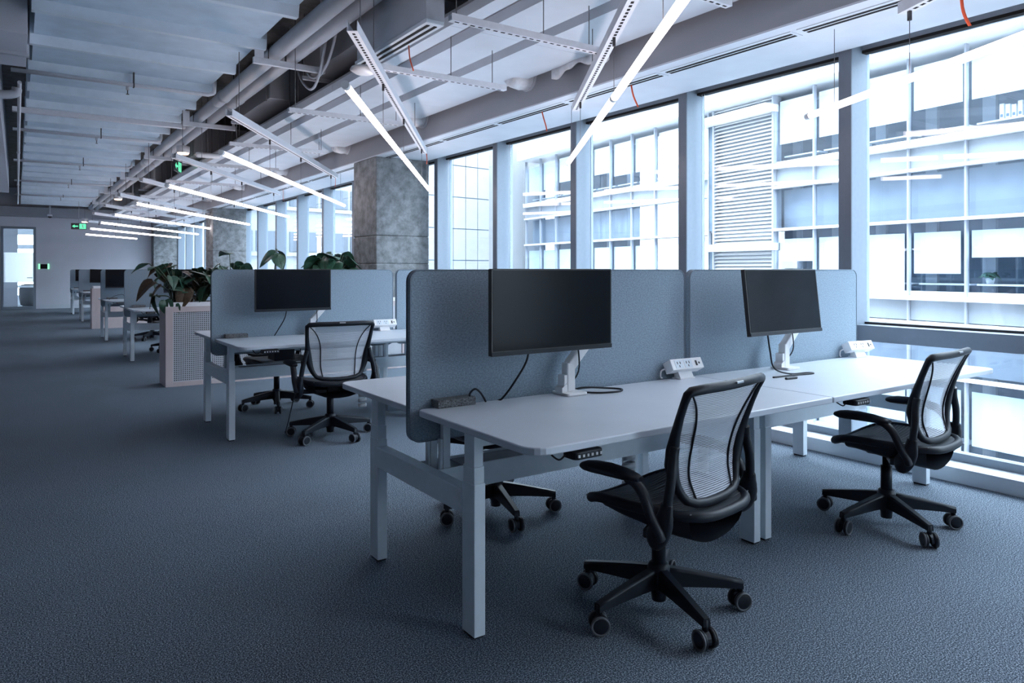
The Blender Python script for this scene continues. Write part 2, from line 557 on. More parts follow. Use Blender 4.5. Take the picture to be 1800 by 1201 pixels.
# columns
for i, (yc, dy) in enumerate(((8.67, 0.76), (18.1, 0.78), (27.1, 0.78))):
    c = thing('concrete_column', ['large bare concrete column beside the windows, nearest of the three', 'second bare concrete column along the windows',
              'farthest concrete column, at the corner of the end wall'][i], 'column', (3.83, yc, 0), group='bare concrete columns')
    for (z0, z1) in ((0, 1.335), (1.34, 1.70), (1.705, SOF - 0.0125)):
        MB().box(0, 0.77, 0, dy if i < 2 else 0.48, z0, z1).build('pour_section', 'concrete', c, bevel=0.012)
    MB().box(0.012, 0.758, 0.012, (dy if i < 2 else 0.48) - 0.012, 0.0, SOF - 0.013).build('core', 'concrete', c)
struct(MB().box(3.83, 4.58, -0.75, 0.03, 0, SOF - 0.0125).build('trim_8', 'concrete', bevel=0.012))
# ================================================================== CEILING SERVICES
# wide white ribbed duct on the corridor side
DKX0, DKX1, DKZ = 0.12, 1.815, 3.32
dk = thing('wide_flat_duct', 'wide white ribbed flat duct running the length of the ceiling', 'duct', (0, 0, DKZ))
for k in range(-6, 24):
    y = 5.62 + 0.98 * k
    if y + 0.9 > Y1 - 0.5:
        break
    dx = random.uniform(-0.03, 0.03)
    MB().box(DKX0, DKX1 + dx, y + 0.05, y + 0.98, 0, 0.4).build('duct_section', 'duct_paint', dk)
    fl = MB().prism([(y - 0.045, 0.0), (y - 0.025, -0.085), (y + 0.035, -0.085), (y + 0.06, 0.0), (y + 0.06, 0.42), (y - 0.045, 0.42)], 'yz', DKX0 - 0.03, DKX1 + 0.03 + dx)
    fl.build('flange', 'duct_rib', dk)
# longitudinal pipes
for j, (x, z, r) in enumerate(((1.960, 3.25, 0.070), (2.120, 3.25, 0.070))):
    p = thing('ceiling_pipe', ['thick grey service pipe beside the ribbed duct', 'thick grey service pipe on the window side of its twin'][j], 'pipe', (x, 0, z), group='twin service pipes')
    ys = [-3 + 6.0 * k for k in range(6)]
    for y in ys:
        ye = min(y + 5.99, Y1 - 0.6)
        MB().tube([(0, y, 0), (0, ye, 0)], r, 20).build('pipe_length', 'pipe_grey', p)
        MB().tube([(0, ye - 0.35, 0), (0, ye - 0.33, 0), (0, ye - 0.28, 0), (0, ye - 0.26, 0)], [r, r + 0.007, r + 0.007, r], 20, caps=False).build('coupling', 'pipe_grey', p)
# trapeze hangers under the pipes
for k, y in enumerate([3.25, 6.62, 10.0, 13.35, 16.7, 20.1, 23.4]):
    t = thing('trapeze_hanger', 'steel trapeze bracket under the twin pipes, %s along from the camera end' % (ORD[k] if k else 'first'), 'bracket', (0, y, 0), group='trapeze brackets')
    MB().box(1.74, 2.40, -0.02, 0.02, 3.11, 3.165).build('cross_bar', 'strut_white', t, bevel=0.002)
    MB().box(1.75, 1.83, -0.02, -0.012, 3.165, 3.30).box(1.82, 1.83, -0.012, 0.04, 3.165, 3.30).build('upright', 'strut_white', t)
    MB().box(2.36, 2.39, -0.015, 0.015, 3.165, SLAB).build('upright', 'strut_white', t)
    for x in (1.960, 2.120):
        MB().tube(arc((x, 0.03, 3.25), 0.0755, -10, 190, 14) , 0.004, 6).build('pipe_clip', 'dark_metal', t)
        for sx in (-0.0755, 0.0755):
            MB().tube([(x + sx, 0.03, 3.14), (x + sx, 0.03, 3.26)], 0.004, 6).build('clip_bolt', 'dark_metal', t)

# ribbed board ceiling near the windows: three lower boards with dark grooves between
rf = thing('ceiling_raft', 'white boarded ceiling raft with two long recessed grooves', 'ceiling raft', (0, 0, 0))
RZ = 2.95
yb = [-3.0, -0.6, 1.75, 4.35, 6.6, 9.0, 11.4, 13.8, 16.2, 18.6, 21.0, 23.4, 25.8]
for i in range(len(yb) - 1):
    for j, (x0, x1) in enumerate(((2.47, 2.59), (2.72, 3.07), (3.20, 3.73))):
        MB().box(x0, x1, yb[i] + 0.002 , yb[i + 1] - 0.002, RZ, RZ + 0.075).build('ceiling_board', 'ceiling_white', rf)
    MB().box(2.475, 3.725, yb[i], yb[i + 1], RZ + 0.075, RZ + 0.1).build('backing_board', 'bulkhead_grey', rf)
# torn wrap and spiral ducts joining raft and bulkhead
for k, y in enumerate((5.28, 7.33, 9.6, 12.4, 15.2, 18.2)):
    t = thing('spiral_duct_stub', 'short foil-wrapped round duct between raft and bulkhead, %s along' % (ORD[k] if k else 'first'), 'duct', (3.60, y, 2.99), group='round duct stubs')
    MB().tube([(0, 0, 0), (0.04, 0, 0), (0.12, 0, -0.006), (0.20, 0, 0.003), (0.228, 0, 0)], [0.085, 0.105, 0.112, 0.108, 0.10], 20).build('wrapped_sleeve', 'foil', t)
    MB().tube([(0.195, 0, 0), (0.228, 0, 0)], 0.12, 20).build('collar', 'pipe_grey', t)
    MB().box(0.06, 0.065, -0.16, 0.16, 0.05, 0.12).build('hanger_tab', 'strut_white', t)
fl = MB()
def flap(u, v):
    return (3.72 + 0.012 * math.sin(9 * u), 4.1 + 0.72 * u, 2.955 - v * (0.07 + 0.025 * math.sin(7 * u + 1) + 0.012 * math.sin(23 * u)) )
fl.grid(flap, 26, 3)
o = fl.build('insulation_flap', 'foil')
md = o.modifiers.new('thick', 'SOLIDIFY'); md.thickness = 0.006
tag(o, 'ragged foil insulation flap hanging off the edge of the ceiling raft', 'insulation')

# plenum box with its own slot diffuser, hung beside the raft
pb = thing('plenum_box', 'pale sheet metal plenum box with twin black slots, hung beside the raft', 'air box', (0, 0, 0))
MB().box(2.205, 2.345, 4.20, 5.36, 2.90, 3.60).build('box_body', 'pipe_grey', pb, bevel=0.004)
MB().box(2.195, 2.33, 4.18, 5.38, 2.872, 2.90).build('diffuser_face', 'sill_paint', pb, bevel=0.003)
MB().box(2.222, 2.244, 4.22, 5.34, 2.868, 2.8722).build('slot', 'black_gap', pb)
MB().box(2.276, 2.298, 4.22, 5.34, 2.868, 2.8722).build('slot', 'black_gap', pb)
for y in (4.24, 5.32):
    for x in (2.23, 2.32):
        MB().tube([(x, y, 3.60), (x, y, SLAB)], 0.006, 6).build('hanger_rod', 'wire', pb)
# service boxes and ducts above, between pipes and raft
for j, (x0, x1, y0, y1, z0, z1, lab) in enumerate(((2.42, 3.3, 5.75, 7.3, 3.22, 3.7, 'squat grey fan coil casing above the raft behind the plenum box'),
        (2.35, 3.0, 8.2, 9.9, 3.2, 3.65, 'long brownish-grey duct box above the raft past the plenum box'),
        (2.4, 3.2, 12.6, 14.0, 3.15, 3.6, 'grey duct box above the raft near the warm downlight'),
        (2.4, 3.3, 17.2, 19.0, 3.15, 3.6, 'far grey duct box above the raft')) ):
    t = thing('duct_box', lab, 'duct', ((x0 + x1) / 2, (y0 + y1) / 2, z0), group='duct boxes above the raft')
    hx, hy, h = (x1 - x0) / 2, (y1 - y0) / 2, z1 - z0
    MB().box(-hx, hx, -hy, hy, 0, h).build('casing', 'bulkhead_grey', t, bevel=0.004)
    MB().box(-hx - 0.012, hx + 0.012, -hy - 0.012, -hy + 0.03, -0.012, h + 0.01).build('casing_flange', 'pipe_grey', t)
    for sx in (-1, 1):
        for sy in (-1, 1):
            MB().tube([(sx * (hx + 0.02), sy * (hy - 0.1), -0.03), (sx * (hx + 0.02), sy * (hy - 0.1), SLAB - z0)], 0.006, 6).build('hanger_rod', 'wire', t)
    MB().box(-hx - 0.05, hx + 0.05, hy - 0.12, hy - 0.08, -0.035, 0.0).build('support_channel', 'strut_white', t)
# slack cable loops beside the fan coil
for j, pts in enumerate((((2.31, 6.0, 3.5), (2.30, 6.1, 3.28), (2.32, 6.35, 3.12), (2.35, 6.7, 3.09), (2.37, 7.0, 3.2), (2.37, 7.2, 3.5)),
                         ((2.28, 6.3, 3.75), (2.27, 6.2, 3.4), (2.30, 6.5, 3.05), (2.35, 6.9, 3.02), (2.36, 7.3, 3.3), (2.35, 7.5, 3.8)))):
    tag(MB().tube(smooth_path(pts, 6), 0.013, 8).build('looped_cable', 'pipe_grey'), ['slack grey cable loop hanging beside the fan coil, the tighter one', 'slack grey cable hanging beside the fan coil, the longer lower loop'][j], 'cable')

# threaded rods holding the raft
rod = MB().tube([(0, 0, RZ + 0.1), (0, 0, SLAB)], 0.006, 6).mesh('hanger_rod', 'wire')
for y in (2.2, 3.9, 5.5, 7.7, 8.0, 10.2, 10.6, 11.0, 11.4, 11.9, 12.3, 14.3, 14.8, 15.4, 16.0, 16.6, 19.3, 20.0, 20.8, 21.6):
    link('hanger_rod', rod, rf, (2.50, y, 0))

# lit tubes, the slotted channels they hang from
TZ, SZ = 2.25, 2.60
JOINTS = [(3.12, 0.46, 25.5, 2.5, 2.5), (2.84, 3.09, 33, 2.5, 2.5), (2.83, 5.81, 33, 2.5, 2.5), (2.80, 8.53, 33, 2.5, 2.5), (2.83, 11.40, 33, 2.5, 2.5), (2.83, 14.18, 33, 2.5, 2.5),
          (2.81, 16.86, 33, 2.5, 2.5), (2.81, 19.5, 33, 2.5, 2.5), (2.81, 22.16, 33, 2.5, 2.5), (2.45, 24.75, 33, 1.6, 1.3)]
TL = ['glowing tube crossing the near windows, its far end in front of the rightmost mullion', 'long glowing tube over the nearest bench, crossing the top edge of the picture',
      'glowing tube ending in front of the nearest concrete column', 'glowing tube, first one past the nearest concrete column', 'glowing tube, second one past the nearest column',
      'glowing tube, third one past the nearest column', 'glowing tube, fourth one past the nearest column', 'glowing tube, fifth one past the nearest column',
      'glowing tube, last but one before the end wall', 'shortest glowing tube, hung closest to the end wall']
CL = ['slotted steel channel at the top corner of the picture, over the windows', 'slotted steel channel above the tube over the nearest bench', 'slotted steel channel crossing beside the plenum box, toward the nearest column',
      'slotted steel channel above the first tube past the nearest column'] + ['slotted steel channel above the %s tube past the nearest column' % q for q in ('second', 'third', 'fourth', 'fifth', 'sixth')] + ['short slotted steel channel closest to the end wall']
for i, (x, y, ang, ln, lf) in enumerate(JOINTS):
    rz = R(-ang)
    t = thing('linear_pendant_light', TL[i], 'pendant light', (x, y, TZ), rz, 'suspended tube lights')
    for (a, b) in ((-ln, -0.025), (0.025, lf)):
        MB().tube([(0, a, 0), (0, b, 0)], 0.021, 14).build('light_tube', 'tube_light', t)
    MB().tube([(0, -0.026, 0), (0, 0.026, 0)], 0.0225, 14).build('joiner', 'plastic_white', t)
    for e, sg in ((-ln, -1), (lf, 1)):
        MB().tube([(0, e, 0), (0, e + sg * 0.045, 0)], 0.0228, 14).build('end_cap', 'plastic_white', t)
    for yy in ((-1.2, 0.0, 1.6) if ln > 2 else (-0.9, 0.0)):
        MB().tube([(0, yy, 0.02), (0, yy, SZ - TZ if yy < 1.9 else 0.49)], 0.0022, 5).build('suspension_wire', 'wire', t)
        MB().box(-0.008, 0.008, yy - 0.008, yy + 0.008, SZ - TZ - 0.05, SZ - TZ).build('wire_gripper', 'dark_metal', t)
    MB().tube([(0, lf - 0.25, 0.02), (0, lf - 0.25, SOF - TZ - 0.02)], 0.0022, 5).build('suspension_wire', 'wire', t)
    s0, s1 = (-2.35, 1.93) if ln > 2 else (-1.5, 1.0)
    if i == 0:
        s1 = 1.65
    c = thing('slotted_channel', CL[i], 'channel', (x, y, SZ), rz, 'slotted channels')
    u = MB().box(-0.03, 0.03, s0, s1, 0, 0.004).box(-0.03, -0.026, s0, s1, 0.004, 0.06).box(0.026, 0.03, s0, s1, 0.004, 0.06)
    u.build('channel_body', 'strut_white', c)
    sl = MB()
    yy = s0 + 0.04
    while yy < s1 - 0.06:
        sl.box(-0.008, 0.008, yy, yy + 0.028, -0.0012, 0.001)
        yy += 0.05
    so = sl.build('channel_slots', 'black_gap', c); so['kind'] = 'stuff'
    for yy in (s0 + 0.25, 0.9 if ln > 2 else 0.3):
        xr = x + yy * math.sin(R(ang))
        zt = 3.23 if xr < 1.87 else (RZ if 2.44 < xr < 3.76 else SLAB)
        MB().tube([(0, yy, 0.0), (0, yy, zt - SZ)], 0.0032, 6).build('channel_rod', 'wire', c)
# cross channels under the raft
for k, (y, x0, x1) in enumerate(((2.5, 2.0, 3.12), (3.52, 2.0, 3.13), (4.66, 2.0, 3.14), (6.37, 1.98, 3.05), (8.45, 1.96, 3.06), (10.3, 1.96, 3.06), (12.6, 1.96, 3.06), (15.5, 1.96, 3.06), (18.3, 1.96, 3.06), (21.0, 1.96, 3.06))):
    c = thing('cross_channel', 'slotted cross channel under the ceiling raft, %s along from the camera end' % (ORD[k] if k else 'first'), 'channel', (0, y, 2.655), 0, 'cross channels')
    MB().box(x0, x1, -0.022, 0.022, 0, 0.004).box(x0, x1, -0.022, -0.018, 0.004, 0.04).box(x0, x1, 0.018, 0.022, 0.004, 0.04).build('channel_body', 'strut_white', c)
    sl = MB(); xx = x0 + 0.03
    while xx < x1 - 0.04:
        sl.box(xx, xx + 0.028, -0.006, 0.006, -0.0012, 0.001); xx += 0.052
    so = sl.build('channel_slots', 'black_gap', c); so['kind'] = 'stuff'
    for xx in (2.655, 3.02):
        MB().tube([(xx, 0, 0.0), (xx, 0, RZ - 2.655 + (0.074 if xx < 2.7 else 0.0))], 0.0032, 6).build('channel_rod', 'wire', c)
    MB().tube([(2.04, 0, 0), (2.04, 0, SLAB - 2.655)], 0.0032, 6).build('channel_rod', 'wire', c)
MBs = MB().lathe([(0.03, 0.0), (0.085, -0.004), (0.095, -0.022), (0.06, -0.045), (0.03, -0.05)], 18)
# white smoke detector like disc clipped on the channel crossing
tag(MBs.build('smoke_detector', 'plastic_white', None, (1.955, 4.63, 2.645)), 'round white detector where two channels cross beside the plenum box', 'detector')

# sprinkler branch pipes under the wide duct
for k, y in enumerate((8.45, 12.0, 15.4, 18.9, 22.4)):
    t = thing('sprinkler_pipe', 'thin white sprinkler pipe crossing under the wide duct, %s along from the camera end' % (ORD[k] if k else 'first'), 'pipe', (0, y, 3.19), group='sprinkler branch pipes')
    MB().tube([(-0.05, 0, 0), (1.74, 0, 0), (1.79, 0, 0.02), (1.80, 0, 0.06), (1.80, 0, 0.2)], 0.021, 12).build('branch_pipe', 'strut_white', t)
    MB().tube([(0.95, 0, -0.02), (0.95, 0, -0.06)], 0.016, 10).build('tee', 'pipe_grey', t)
    hd = MB().tube([(0.95, 0, -0.06), (0.95, 0, -0.10)], 0.005, 6).lathe([(0.016, -0.104), (0.016, -0.10)], 12, (0.95, 0, 0))
    hd.build('sprinkler_head', 'dark_metal', t)
    MB().box(1.0, 1.012, -0.025, 0.025, -0.026, 0.13).build('pipe_clip', 'dark_metal', t)
tag(MB().box(-0.05, 1.9, 10.64, 10.72, 3.19, 3.25).build('steel_crossbar', 'strut_white', bevel=0.003), 'flat white steel bar crossing under the wide duct between sprinkler pipes', 'bar')
# services at the corridor edge
cv = thing('conduit_pipe', 'slim pale conduit running lengthways along the edge of the wide duct', 'pipe', (0.02, 3.2, 3.15))
for k in range(3):
    MB().tube([(0, 5.6 + 5.4 * k, 0), (0, 10.98 + 5.4 * k, 0)], 0.019, 12).build('pipe_length', 'strut_white', cv)
    MB().tube([(0, 10.85 + 5.4 * k, 0), (0, 10.95 + 5.4 * k, 0)], 0.025, 12).build('coupling', 'strut_white', cv)
struct(MB().box(-2.6, -0.16, 9.2, 21.0, 3.10, SLAB).build('trim_7', 'wall_paint'), 'pale dropped soffit box beside the wide duct')
cdk = thing('cross_duct', 'pinkish painted duct crossing beside the ribbed duct at the picture corner', 'duct', (0.07, 7.0, 3.16))
MB().box(-1.6, 0.0, 0, 0.62, 0, 0.4).build('duct_section', 'wall_paint', cdk, bevel=0.004)
MB().box(-1.6, 0.0, 0.64, 1.25, 0.02, 0.4).build('duct_section', 'wall_paint', cdk, bevel=0.004)
MB().box(-1.62, 0.02, 0.60, 0.66, -0.03, 0.42).build('flange', 'pipe_grey', cdk)
tag(MB().tube(smooth_path([(-0.9, 9.0, 3.0), (-0.4, 8.95, 3.02), (-0.05, 8.95, 3.05), (0.0, 8.95, 3.12)], 6), 0.045, 12).build('round_drain_pipe', 'pipe_grey'), 'short round pipe joining the conduit by the picture corner', 'pipe')

# small ceiling fittings
for j, (p, lab) in enumerate((((2.09, 11.9, 3.02), 'small round warm downlight hung past the plenum box, the brightest of them'), ((2.02, 19.8, 2.95), 'small warm downlight hung farther along the ceiling'), ((1.75, 26.2, 2.74), 'tiny warm downlight by the end wall'))):
    t = thing('hanging_downlight', lab, 'downlight', p, group='warm hanging downlights')
    MB().lathe([(0.085, 0.02), (0.095, 0.025), (0.095, 0.12), (0.06, 0.13)], 20).build('can', 'plastic_white', t)
    MB().lathe([(0.02, -0.005), (0.075, 0.0), (0.08, 0.02)], 20).build('lens', 'warm_lamp', t)
    MB().tube([(0, 0, 0.13), (0, 0, SLAB - p[2])], 0.005, 6).build('drop_rod', 'wire', t)
em = thing('emergency_light', 'white capsule-shaped emergency light hung beside the warm downlight', 'light', (2.30, 11.2, 2.93))
MB().tube([(-0.17, 0, 0), (-0.16, 0, 0), (-0.13, 0, 0), (0.13, 0, 0), (0.16, 0, 0), (0.17, 0, 0)], [0.015, 0.04, 0.05, 0.05, 0.04, 0.015], 16, flat=(1, 0.8)).build('housing', 'plastic_white', em)
MB().tube([(0, 0, 0.04), (0, 0, SLAB - 2.93)], 0.006, 6).build('drop_rod', 'wire', em)

def exit_sign(loc, rz, lab, wd):
    t = thing('exit_sign', lab, 'exit sign', loc, rz, 'green exit signs')
    h = wd / 2.2
    MB().box(-wd / 2, wd / 2, 0, 0.025, 0, h).build('sign_box', 'dark_metal', t)
    # running figure on a lit square, and a lit arrow
    q = MB().box(0.03 * wd, 0.46 * wd, -0.003, 0.0, 0.08 * h, 0.92 * h).build('lit_square', 'exit_light', t)
    u = h
    fg = MB()
    cx = 0.24 * wd
    def st(a, b, ww):
        fg.bar((cx + a[0] * u, -0.005, a[1] * u), (cx + b[0] * u, -0.005, b[1] * u), 0.003, ww * u, up=(0, 0, 1) if abs(a[0] - b[0]) > abs(a[1] - b[1]) else (1, 0, 0))
    fg.lathe([(0.065 * u, -0.0065), (0.065 * u, -0.0035)], 12, (cx - 0.03 * u, 0, 0.80 * u), 'y')
    st((0.0, 0.72), (0.04, 0.45), 0.10); st((0.02, 0.68), (-0.16, 0.58), 0.05); st((0.02, 0.66), (0.18, 0.60), 0.05)
    st((0.04, 0.46), (-0.12, 0.36), 0.07); st((-0.12, 0.38), (-0.10, 0.18), 0.06); st((0.05, 0.46), (0.12, 0.28), 0.07); st((0.12, 0.30), (0.24, 0.18), 0.06)
    fg.build('running_figure', 'plastic_white', t)
    ar = MB().prism([(-0.44 * wd, 0.5 * h), (-0.27 * wd, 0.22 * h), (-0.27 * wd, 0.40 * h), (-0.05 * wd, 0.40 * h), (-0.05 * wd, 0.60 * h), (-0.27 * wd, 0.60 * h), (-0.27 * wd, 0.78 * h)], 'xz', -0.003, 0.0)
    ar.build('arrow', 'exit_light', t)
    MB().tube([(0, 0.012, h), (0, 0.012, SLAB - loc[2])], 0.008, 6).build('drop_rod', 'pipe_grey', t)
exit_sign((1.52, 25.0, 2.46), 0.0, 'hanging green exit sign with arrow and running figure by the end wall', 0.40)
exit_sign((2.19, 12.9, 2.87), R(66), 'green exit sign seen almost edge-on among the ceiling pipes', 0.40)
# orange airflow ribbons
for j, (p, ln, lab) in enumerate((((4.0, 1.75, SOF), 0.22, 'orange airflow ribbon hanging at the top corner of the picture'), ((4.0, 4.15, SOF), 0.19, 'orange airflow ribbon hanging from the soffit beside the longest tube'),
        ((4.0, 5.33, SOF), 0.19, 'orange airflow ribbon on the soffit over the fourth window mullion'), ((4.0, 7.65, SOF), 0.21, 'orange airflow ribbon hanging just before the nearest concrete column'),
        ((4.0, 10.6, SOF), 0.2, 'orange airflow ribbon on the soffit just past the nearest column'), ((4.0, 13.2, SOF), 0.2, 'orange airflow ribbon on the soffit farthest along'), ((2.287, 4.62, 2.872), 0.2, 'orange ribbon hanging from the plenum box slots'))):
    g = MB()
    ph = j * 1.3
    def rib(u, v, p=p, ln=ln, ph=ph):
        return (p[0] + 0.006 * math.sin(5 * v + ph), p[1] - 0.02 + 0.016 * u - 0.045 * v + 0.02 * math.sin(3 * v + ph), p[2] - 0.02 - ln * v)
    g.grid(rib, 2, 8)
    o = g.build('airflow_ribbon', 'ribbon_orange'); md = o.modifiers.new('thick', 'SOLIDIFY'); md.thickness = 0.002
    tag(o, lab, 'ribbon', 'orange airflow ribbons')
# camera and access point near the end wall
t = thing('dome_camera', 'small dark dome camera under the dropped beam at the end wall', 'camera', (0.85, Y1 - 0.75, 2.93))
MB().lathe([(0.07, 0.0), (0.07, 0.06), (0.05, 0.07)], 16).build('mount', 'plastic_white', t)
MB().lathe([(0.01, -0.055), (0.045, -0.035), (0.06, 0.0)], 16).build('lens_dome', 'dark_metal', t)
MB().tube([(0, 0, 0.06), (0, 0, SLAB - 2.93)], 0.02, 8).build('drop_rod', 'pipe_grey', t)
# wall panel with lit green ends
t = thing('room_panel', 'dark room booking panel with lit green ends beside the glazed door', 'screen', (0.71, Y1, 1.36))
MB().box(-0.10, 0.10, -0.035, 0, -0.075, 0.075).build('panel_screen', 'monitor_panel', t)
MB().box(-0.145, -0.10, -0.03, 0, -0.085, 0.085).build('light_bar', 'panel_light', t)
MB().box(0.10, 0.145, -0.03, 0, -0.085, 0.085).build('light_bar', 'panel_light', t)
# armchair behind the glazed door
t = thing('lounge_chair', 'rounded grey lounge chair seen through the glazed door', 'armchair', (0.45, Y1 + 1.1, 0))
MB().lathe([(0.30, 0.06), (0.36, 0.10), (0.40, 0.35), (0.40, 0.62), (0.34, 0.76), (0.24, 0.78)], 24).build('shell', 'armchair_fabric', t)
MB().tube(arc((0, 0, 0.70), 0.40, 100, 440, 24, 'xy'), 0.035, 8).build('rim', 'frost_rim', t)
MB().lathe([(0.22, 0.0), (0.22, 0.06)], 20).build('plinth', 'dark_metal', t)
# ================================================================== BENCHES
BX0 = 1.265
BENCH_Y = [2.52, 5.95, 11.47, 14.93, 20.55, 24.0]
BN = ['the nearest bench', 'the second bench', 'the third bench, past the leafy planter', 'the fourth bench', 'the fifth bench, past the second planter', 'the farthest bench']
DW, DT = 1.565, 0.722

def make_bench():
    t = thing('sit_stand_bench', 'x', 'desk', (BX0, 0, 0))
    for x0 in (0.0, 1.570):
        for sg in (-1, 1):
            x1 = x0 + DW
            rad = [0.07, 0.006, 0.006, 0.03] if x0 == 0 else [0.006, 0.07, 0.03, 0.006]
            poly = rrect(x0, x1, -0.79, -0.035, rad, 6)
            if sg > 0:
                poly = [(x, -y) for x, y in poly][::-1]
            o = MB().prism(poly, 'xy', DT - 0.025, DT).build('tabletop', 'desk_white', t, bevel=0.004)
            # controller under the front edge
            cx = x0 + 0.215
            c = MB().prism(rrect(cx - 0.06, cx + 0.06, sg * 0.765 - 0.035, sg * 0.765 + 0.035, 0.018, 4), 'xy', DT - 0.054, DT - 0.030).build('height_controller', 'plastic_black', t, bevel=0.003)
            bt = MB()
            for q in range(6):
                bx = cx - 0.045 + 0.018 * q
                bt.box(bx - 0.004, bx + 0.004, sg * 0.801 - 0.002, sg * 0.801 + 0.002, DT - 0.046, DT - 0.038)
            bt.build('control_buttons', 'button_grey', c)
            w = MB().tube(smooth_path([(cx - 0.06, sg * 0.755, DT - 0.04), (cx - 0.09, sg * 0.755, DT - 0.055), (cx - 0.11, sg * 0.72, DT - 0.03)], 5), 0.003, 6)
            w.build('controller_cable', 'plastic_black', t)
            MB().box(x0 + 0.057, x0 + DW - 0.057, sg * 0.373 - 0.03, sg * 0.373 + 0.03, 0.645, 0.697).build('desk_rail', 'frame_white', t, bevel=0.002)
            MB().box(x0 + 0.50, x0 + 0.95, sg * 0.22 - 0.06, sg * 0.22 + 0.06, 0.655, 0.697).build('motor_box', 'frame_white', t, bevel=0.004)
    for (xa, xb) in ((0.012, 0.057), (1.511, 1.556), (1.593, 1.638), (3.090, 3.135)):
        for sg in (-1, 1):
            yc = sg * 0.397
            xm = (xa + xb) / 2
            lg = MB().box(xa, xb, yc - 0.041, yc + 0.041, 0.008, 0.528).build('leg', 'frame_white', t, bevel=0.003)
            MB().box(xm - 0.0205, xm + 0.0205, yc - 0.037, yc + 0.037, 0.52, 0.585).build('leg_stage', 'frame_white', lg, bevel=0.002)
            MB().box(xm - 0.0185, xm + 0.0185, yc - 0.033, yc + 0.033, 0.58, 0.697).build('leg_stage', 'frame_white', lg, bevel=0.002)
            MB().box(xm - 0.018, xm + 0.018, yc - 0.034, yc + 0.034, 0.0, 0.01).build('foot_pad', 'plastic_black', lg)
    for (xa, xb) in ((0.006, 0.057), (3.090, 3.141)):
        MB().box(xa, xb, -0.357, 0.357, 0.412, 0.498).build('side_beam', 'frame_white', t, bevel=0.003)
    for sg in (-1, 1):
        MB().box(0.057, 3.09, sg * 0.075 - 0.003, sg * 0.075 + 0.003, 0.395, 0.488).build('spine_panel', 'frame_white', t)
        for x in (0.10, 1.42, 1.68, 3.00):
            p = MB().box(x, x + 0.032, sg * 0.052 - 0.012, sg * 0.052 + 0.012, 0.46, 0.69).box(x - 0.012, x, sg * 0.052 - 0.010, sg * 0.052 + 0.010, 0.46, 0.60).build('screen_post', 'frame_white', t, bevel=0.002)
            MB().lathe([(0.007, sg * 0.064 - 0.001), (0.007, sg * 0.064 + 0.001)], 12, (x + 0.016, 0, 0.655), 'y').build('bolt_hole', 'dark_metal', p)
    MB().box(0.057, 3.09, -0.072, 0.072, 0.395, 0.399).build('spine_floor', 'frame_white', t)
    MB().box(0.20, 2.95, -0.060, 0.060, 0.478, 0.482).build('spine_lid', 'bulkhead_grey', t)
    # cable risers under the middle
    for x in (1.30, 1.86):
        rg = MB()
        for q in range(9):
            z = 0.02 + 0.045 * q
            rg.tube([(x + 0.035 * math.cos(a), 0.16 + 0.022 * math.sin(a), z + 0.02) for a in [2 * math.pi * i / 14 for i in range(14)]], 0.011, 6, closed=True, flat=(0.5, 1.6))
        rg.build('cable_riser', 'cable_pale', t)
    return t

bench = make_bench()
T = child_table()
BL = ['white sit-stand bench nearest the camera, with two chairs before it', 'white sit-stand bench, second along, one chair before it', 'white bench just past the leafy planter', 'white bench, fourth along, before the second planter',
      'white bench just past the second pink planter', 'white bench farthest away, by the end wall']
benches = [bench] + [copy_tree(bench, None, T) for _ in range(5)]
for i, b in enumerate(benches):
    b.location = (BX0, BENCH_Y[i], 0)
    b['label'] = BL[i]; b['group'] = 'back to back sit-stand benches'

# felt screens down the middle of every bench
def screen_mesh():
    return MB().prism(rrect(0, 1.535, 0.59, 1.258, 0.045, 7), 'xz', -0.015, 0.015).mesh('felt_panel', 'screen_felt')
sm = screen_mesh()
em_ = MB()
pts = [(x, 0, z) for x, z in rrect(0.0, 1.535, 0.59, 1.258, 0.045, 7)]
em_.tube([(p[0], -0.0145, p[2]) for p in pts], 0.003, 6, closed=True)
em_.tube([(p[0], 0.0145, p[2]) for p in pts], 0.003, 6, closed=True)
edge_mesh = em_.mesh('panel_edging', 'felt_edge')
sb = MB()
sb.box(0.09, 0.26, -0.075, -0.018, DT + 0.0006, DT + 0.032)
brk = sb.mesh('screen_bracket', 'speckle')
for i, yc in enumerate(BENCH_Y):
    for j, x0 in enumerate((1.247, 2.822)):
        t = thing('desk_screen', ('grey felt desk screen on %s, ' % BN[i].split(',')[0]) + ('aisle half' if j == 0 else 'window half'), 'desk screen', (x0, yc, 0), group='grey felt desk screens')
        o = link('felt_panel', sm, t); add_bevel(o, 0.006)
        link('panel_edging', edge_mesh, t)
        if j == 0:
            o = link('screen_bracket', brk, t); add_bevel(o, 0.002)
            o['label'] = 'dark speckled clamp bracket'

# ------------------------------------------------------------------ monitors and arms
def make_monitor():
    t = thing('monitor', 'x', 'monitor')
    W, H = 0.605, 0.332
    MB().prism(rrect(-W / 2, W / 2, 0, H, 0.004, 2), 'xz', -0.012, 0.010).build('casing', 'monitor_body', t, bevel=0.002)
    MB().box(-W / 2 + 0.008, W / 2 - 0.008, -0.0135, -0.0118, 0.020, H - 0.006).build('display_panel', 'monitor_panel', t)
    MB().box(-W / 2 + 0.001, W / 2 - 0.001, -0.0155, -0.0118, 0.001, 0.017).build('chin', 'plastic_black', t)
    MB().prism(rrect(-0.17, 0.17, 0.06, 0.27, 0.02, 4), 'xz', 0.010, 0.032).build('rear_housing', 'monitor_body', t, bevel=0.004)
    MB().box(-0.05, 0.05, 0.032, 0.040, 0.115, 0.215).build('mount_plate', 'plastic_black', t)
    return t

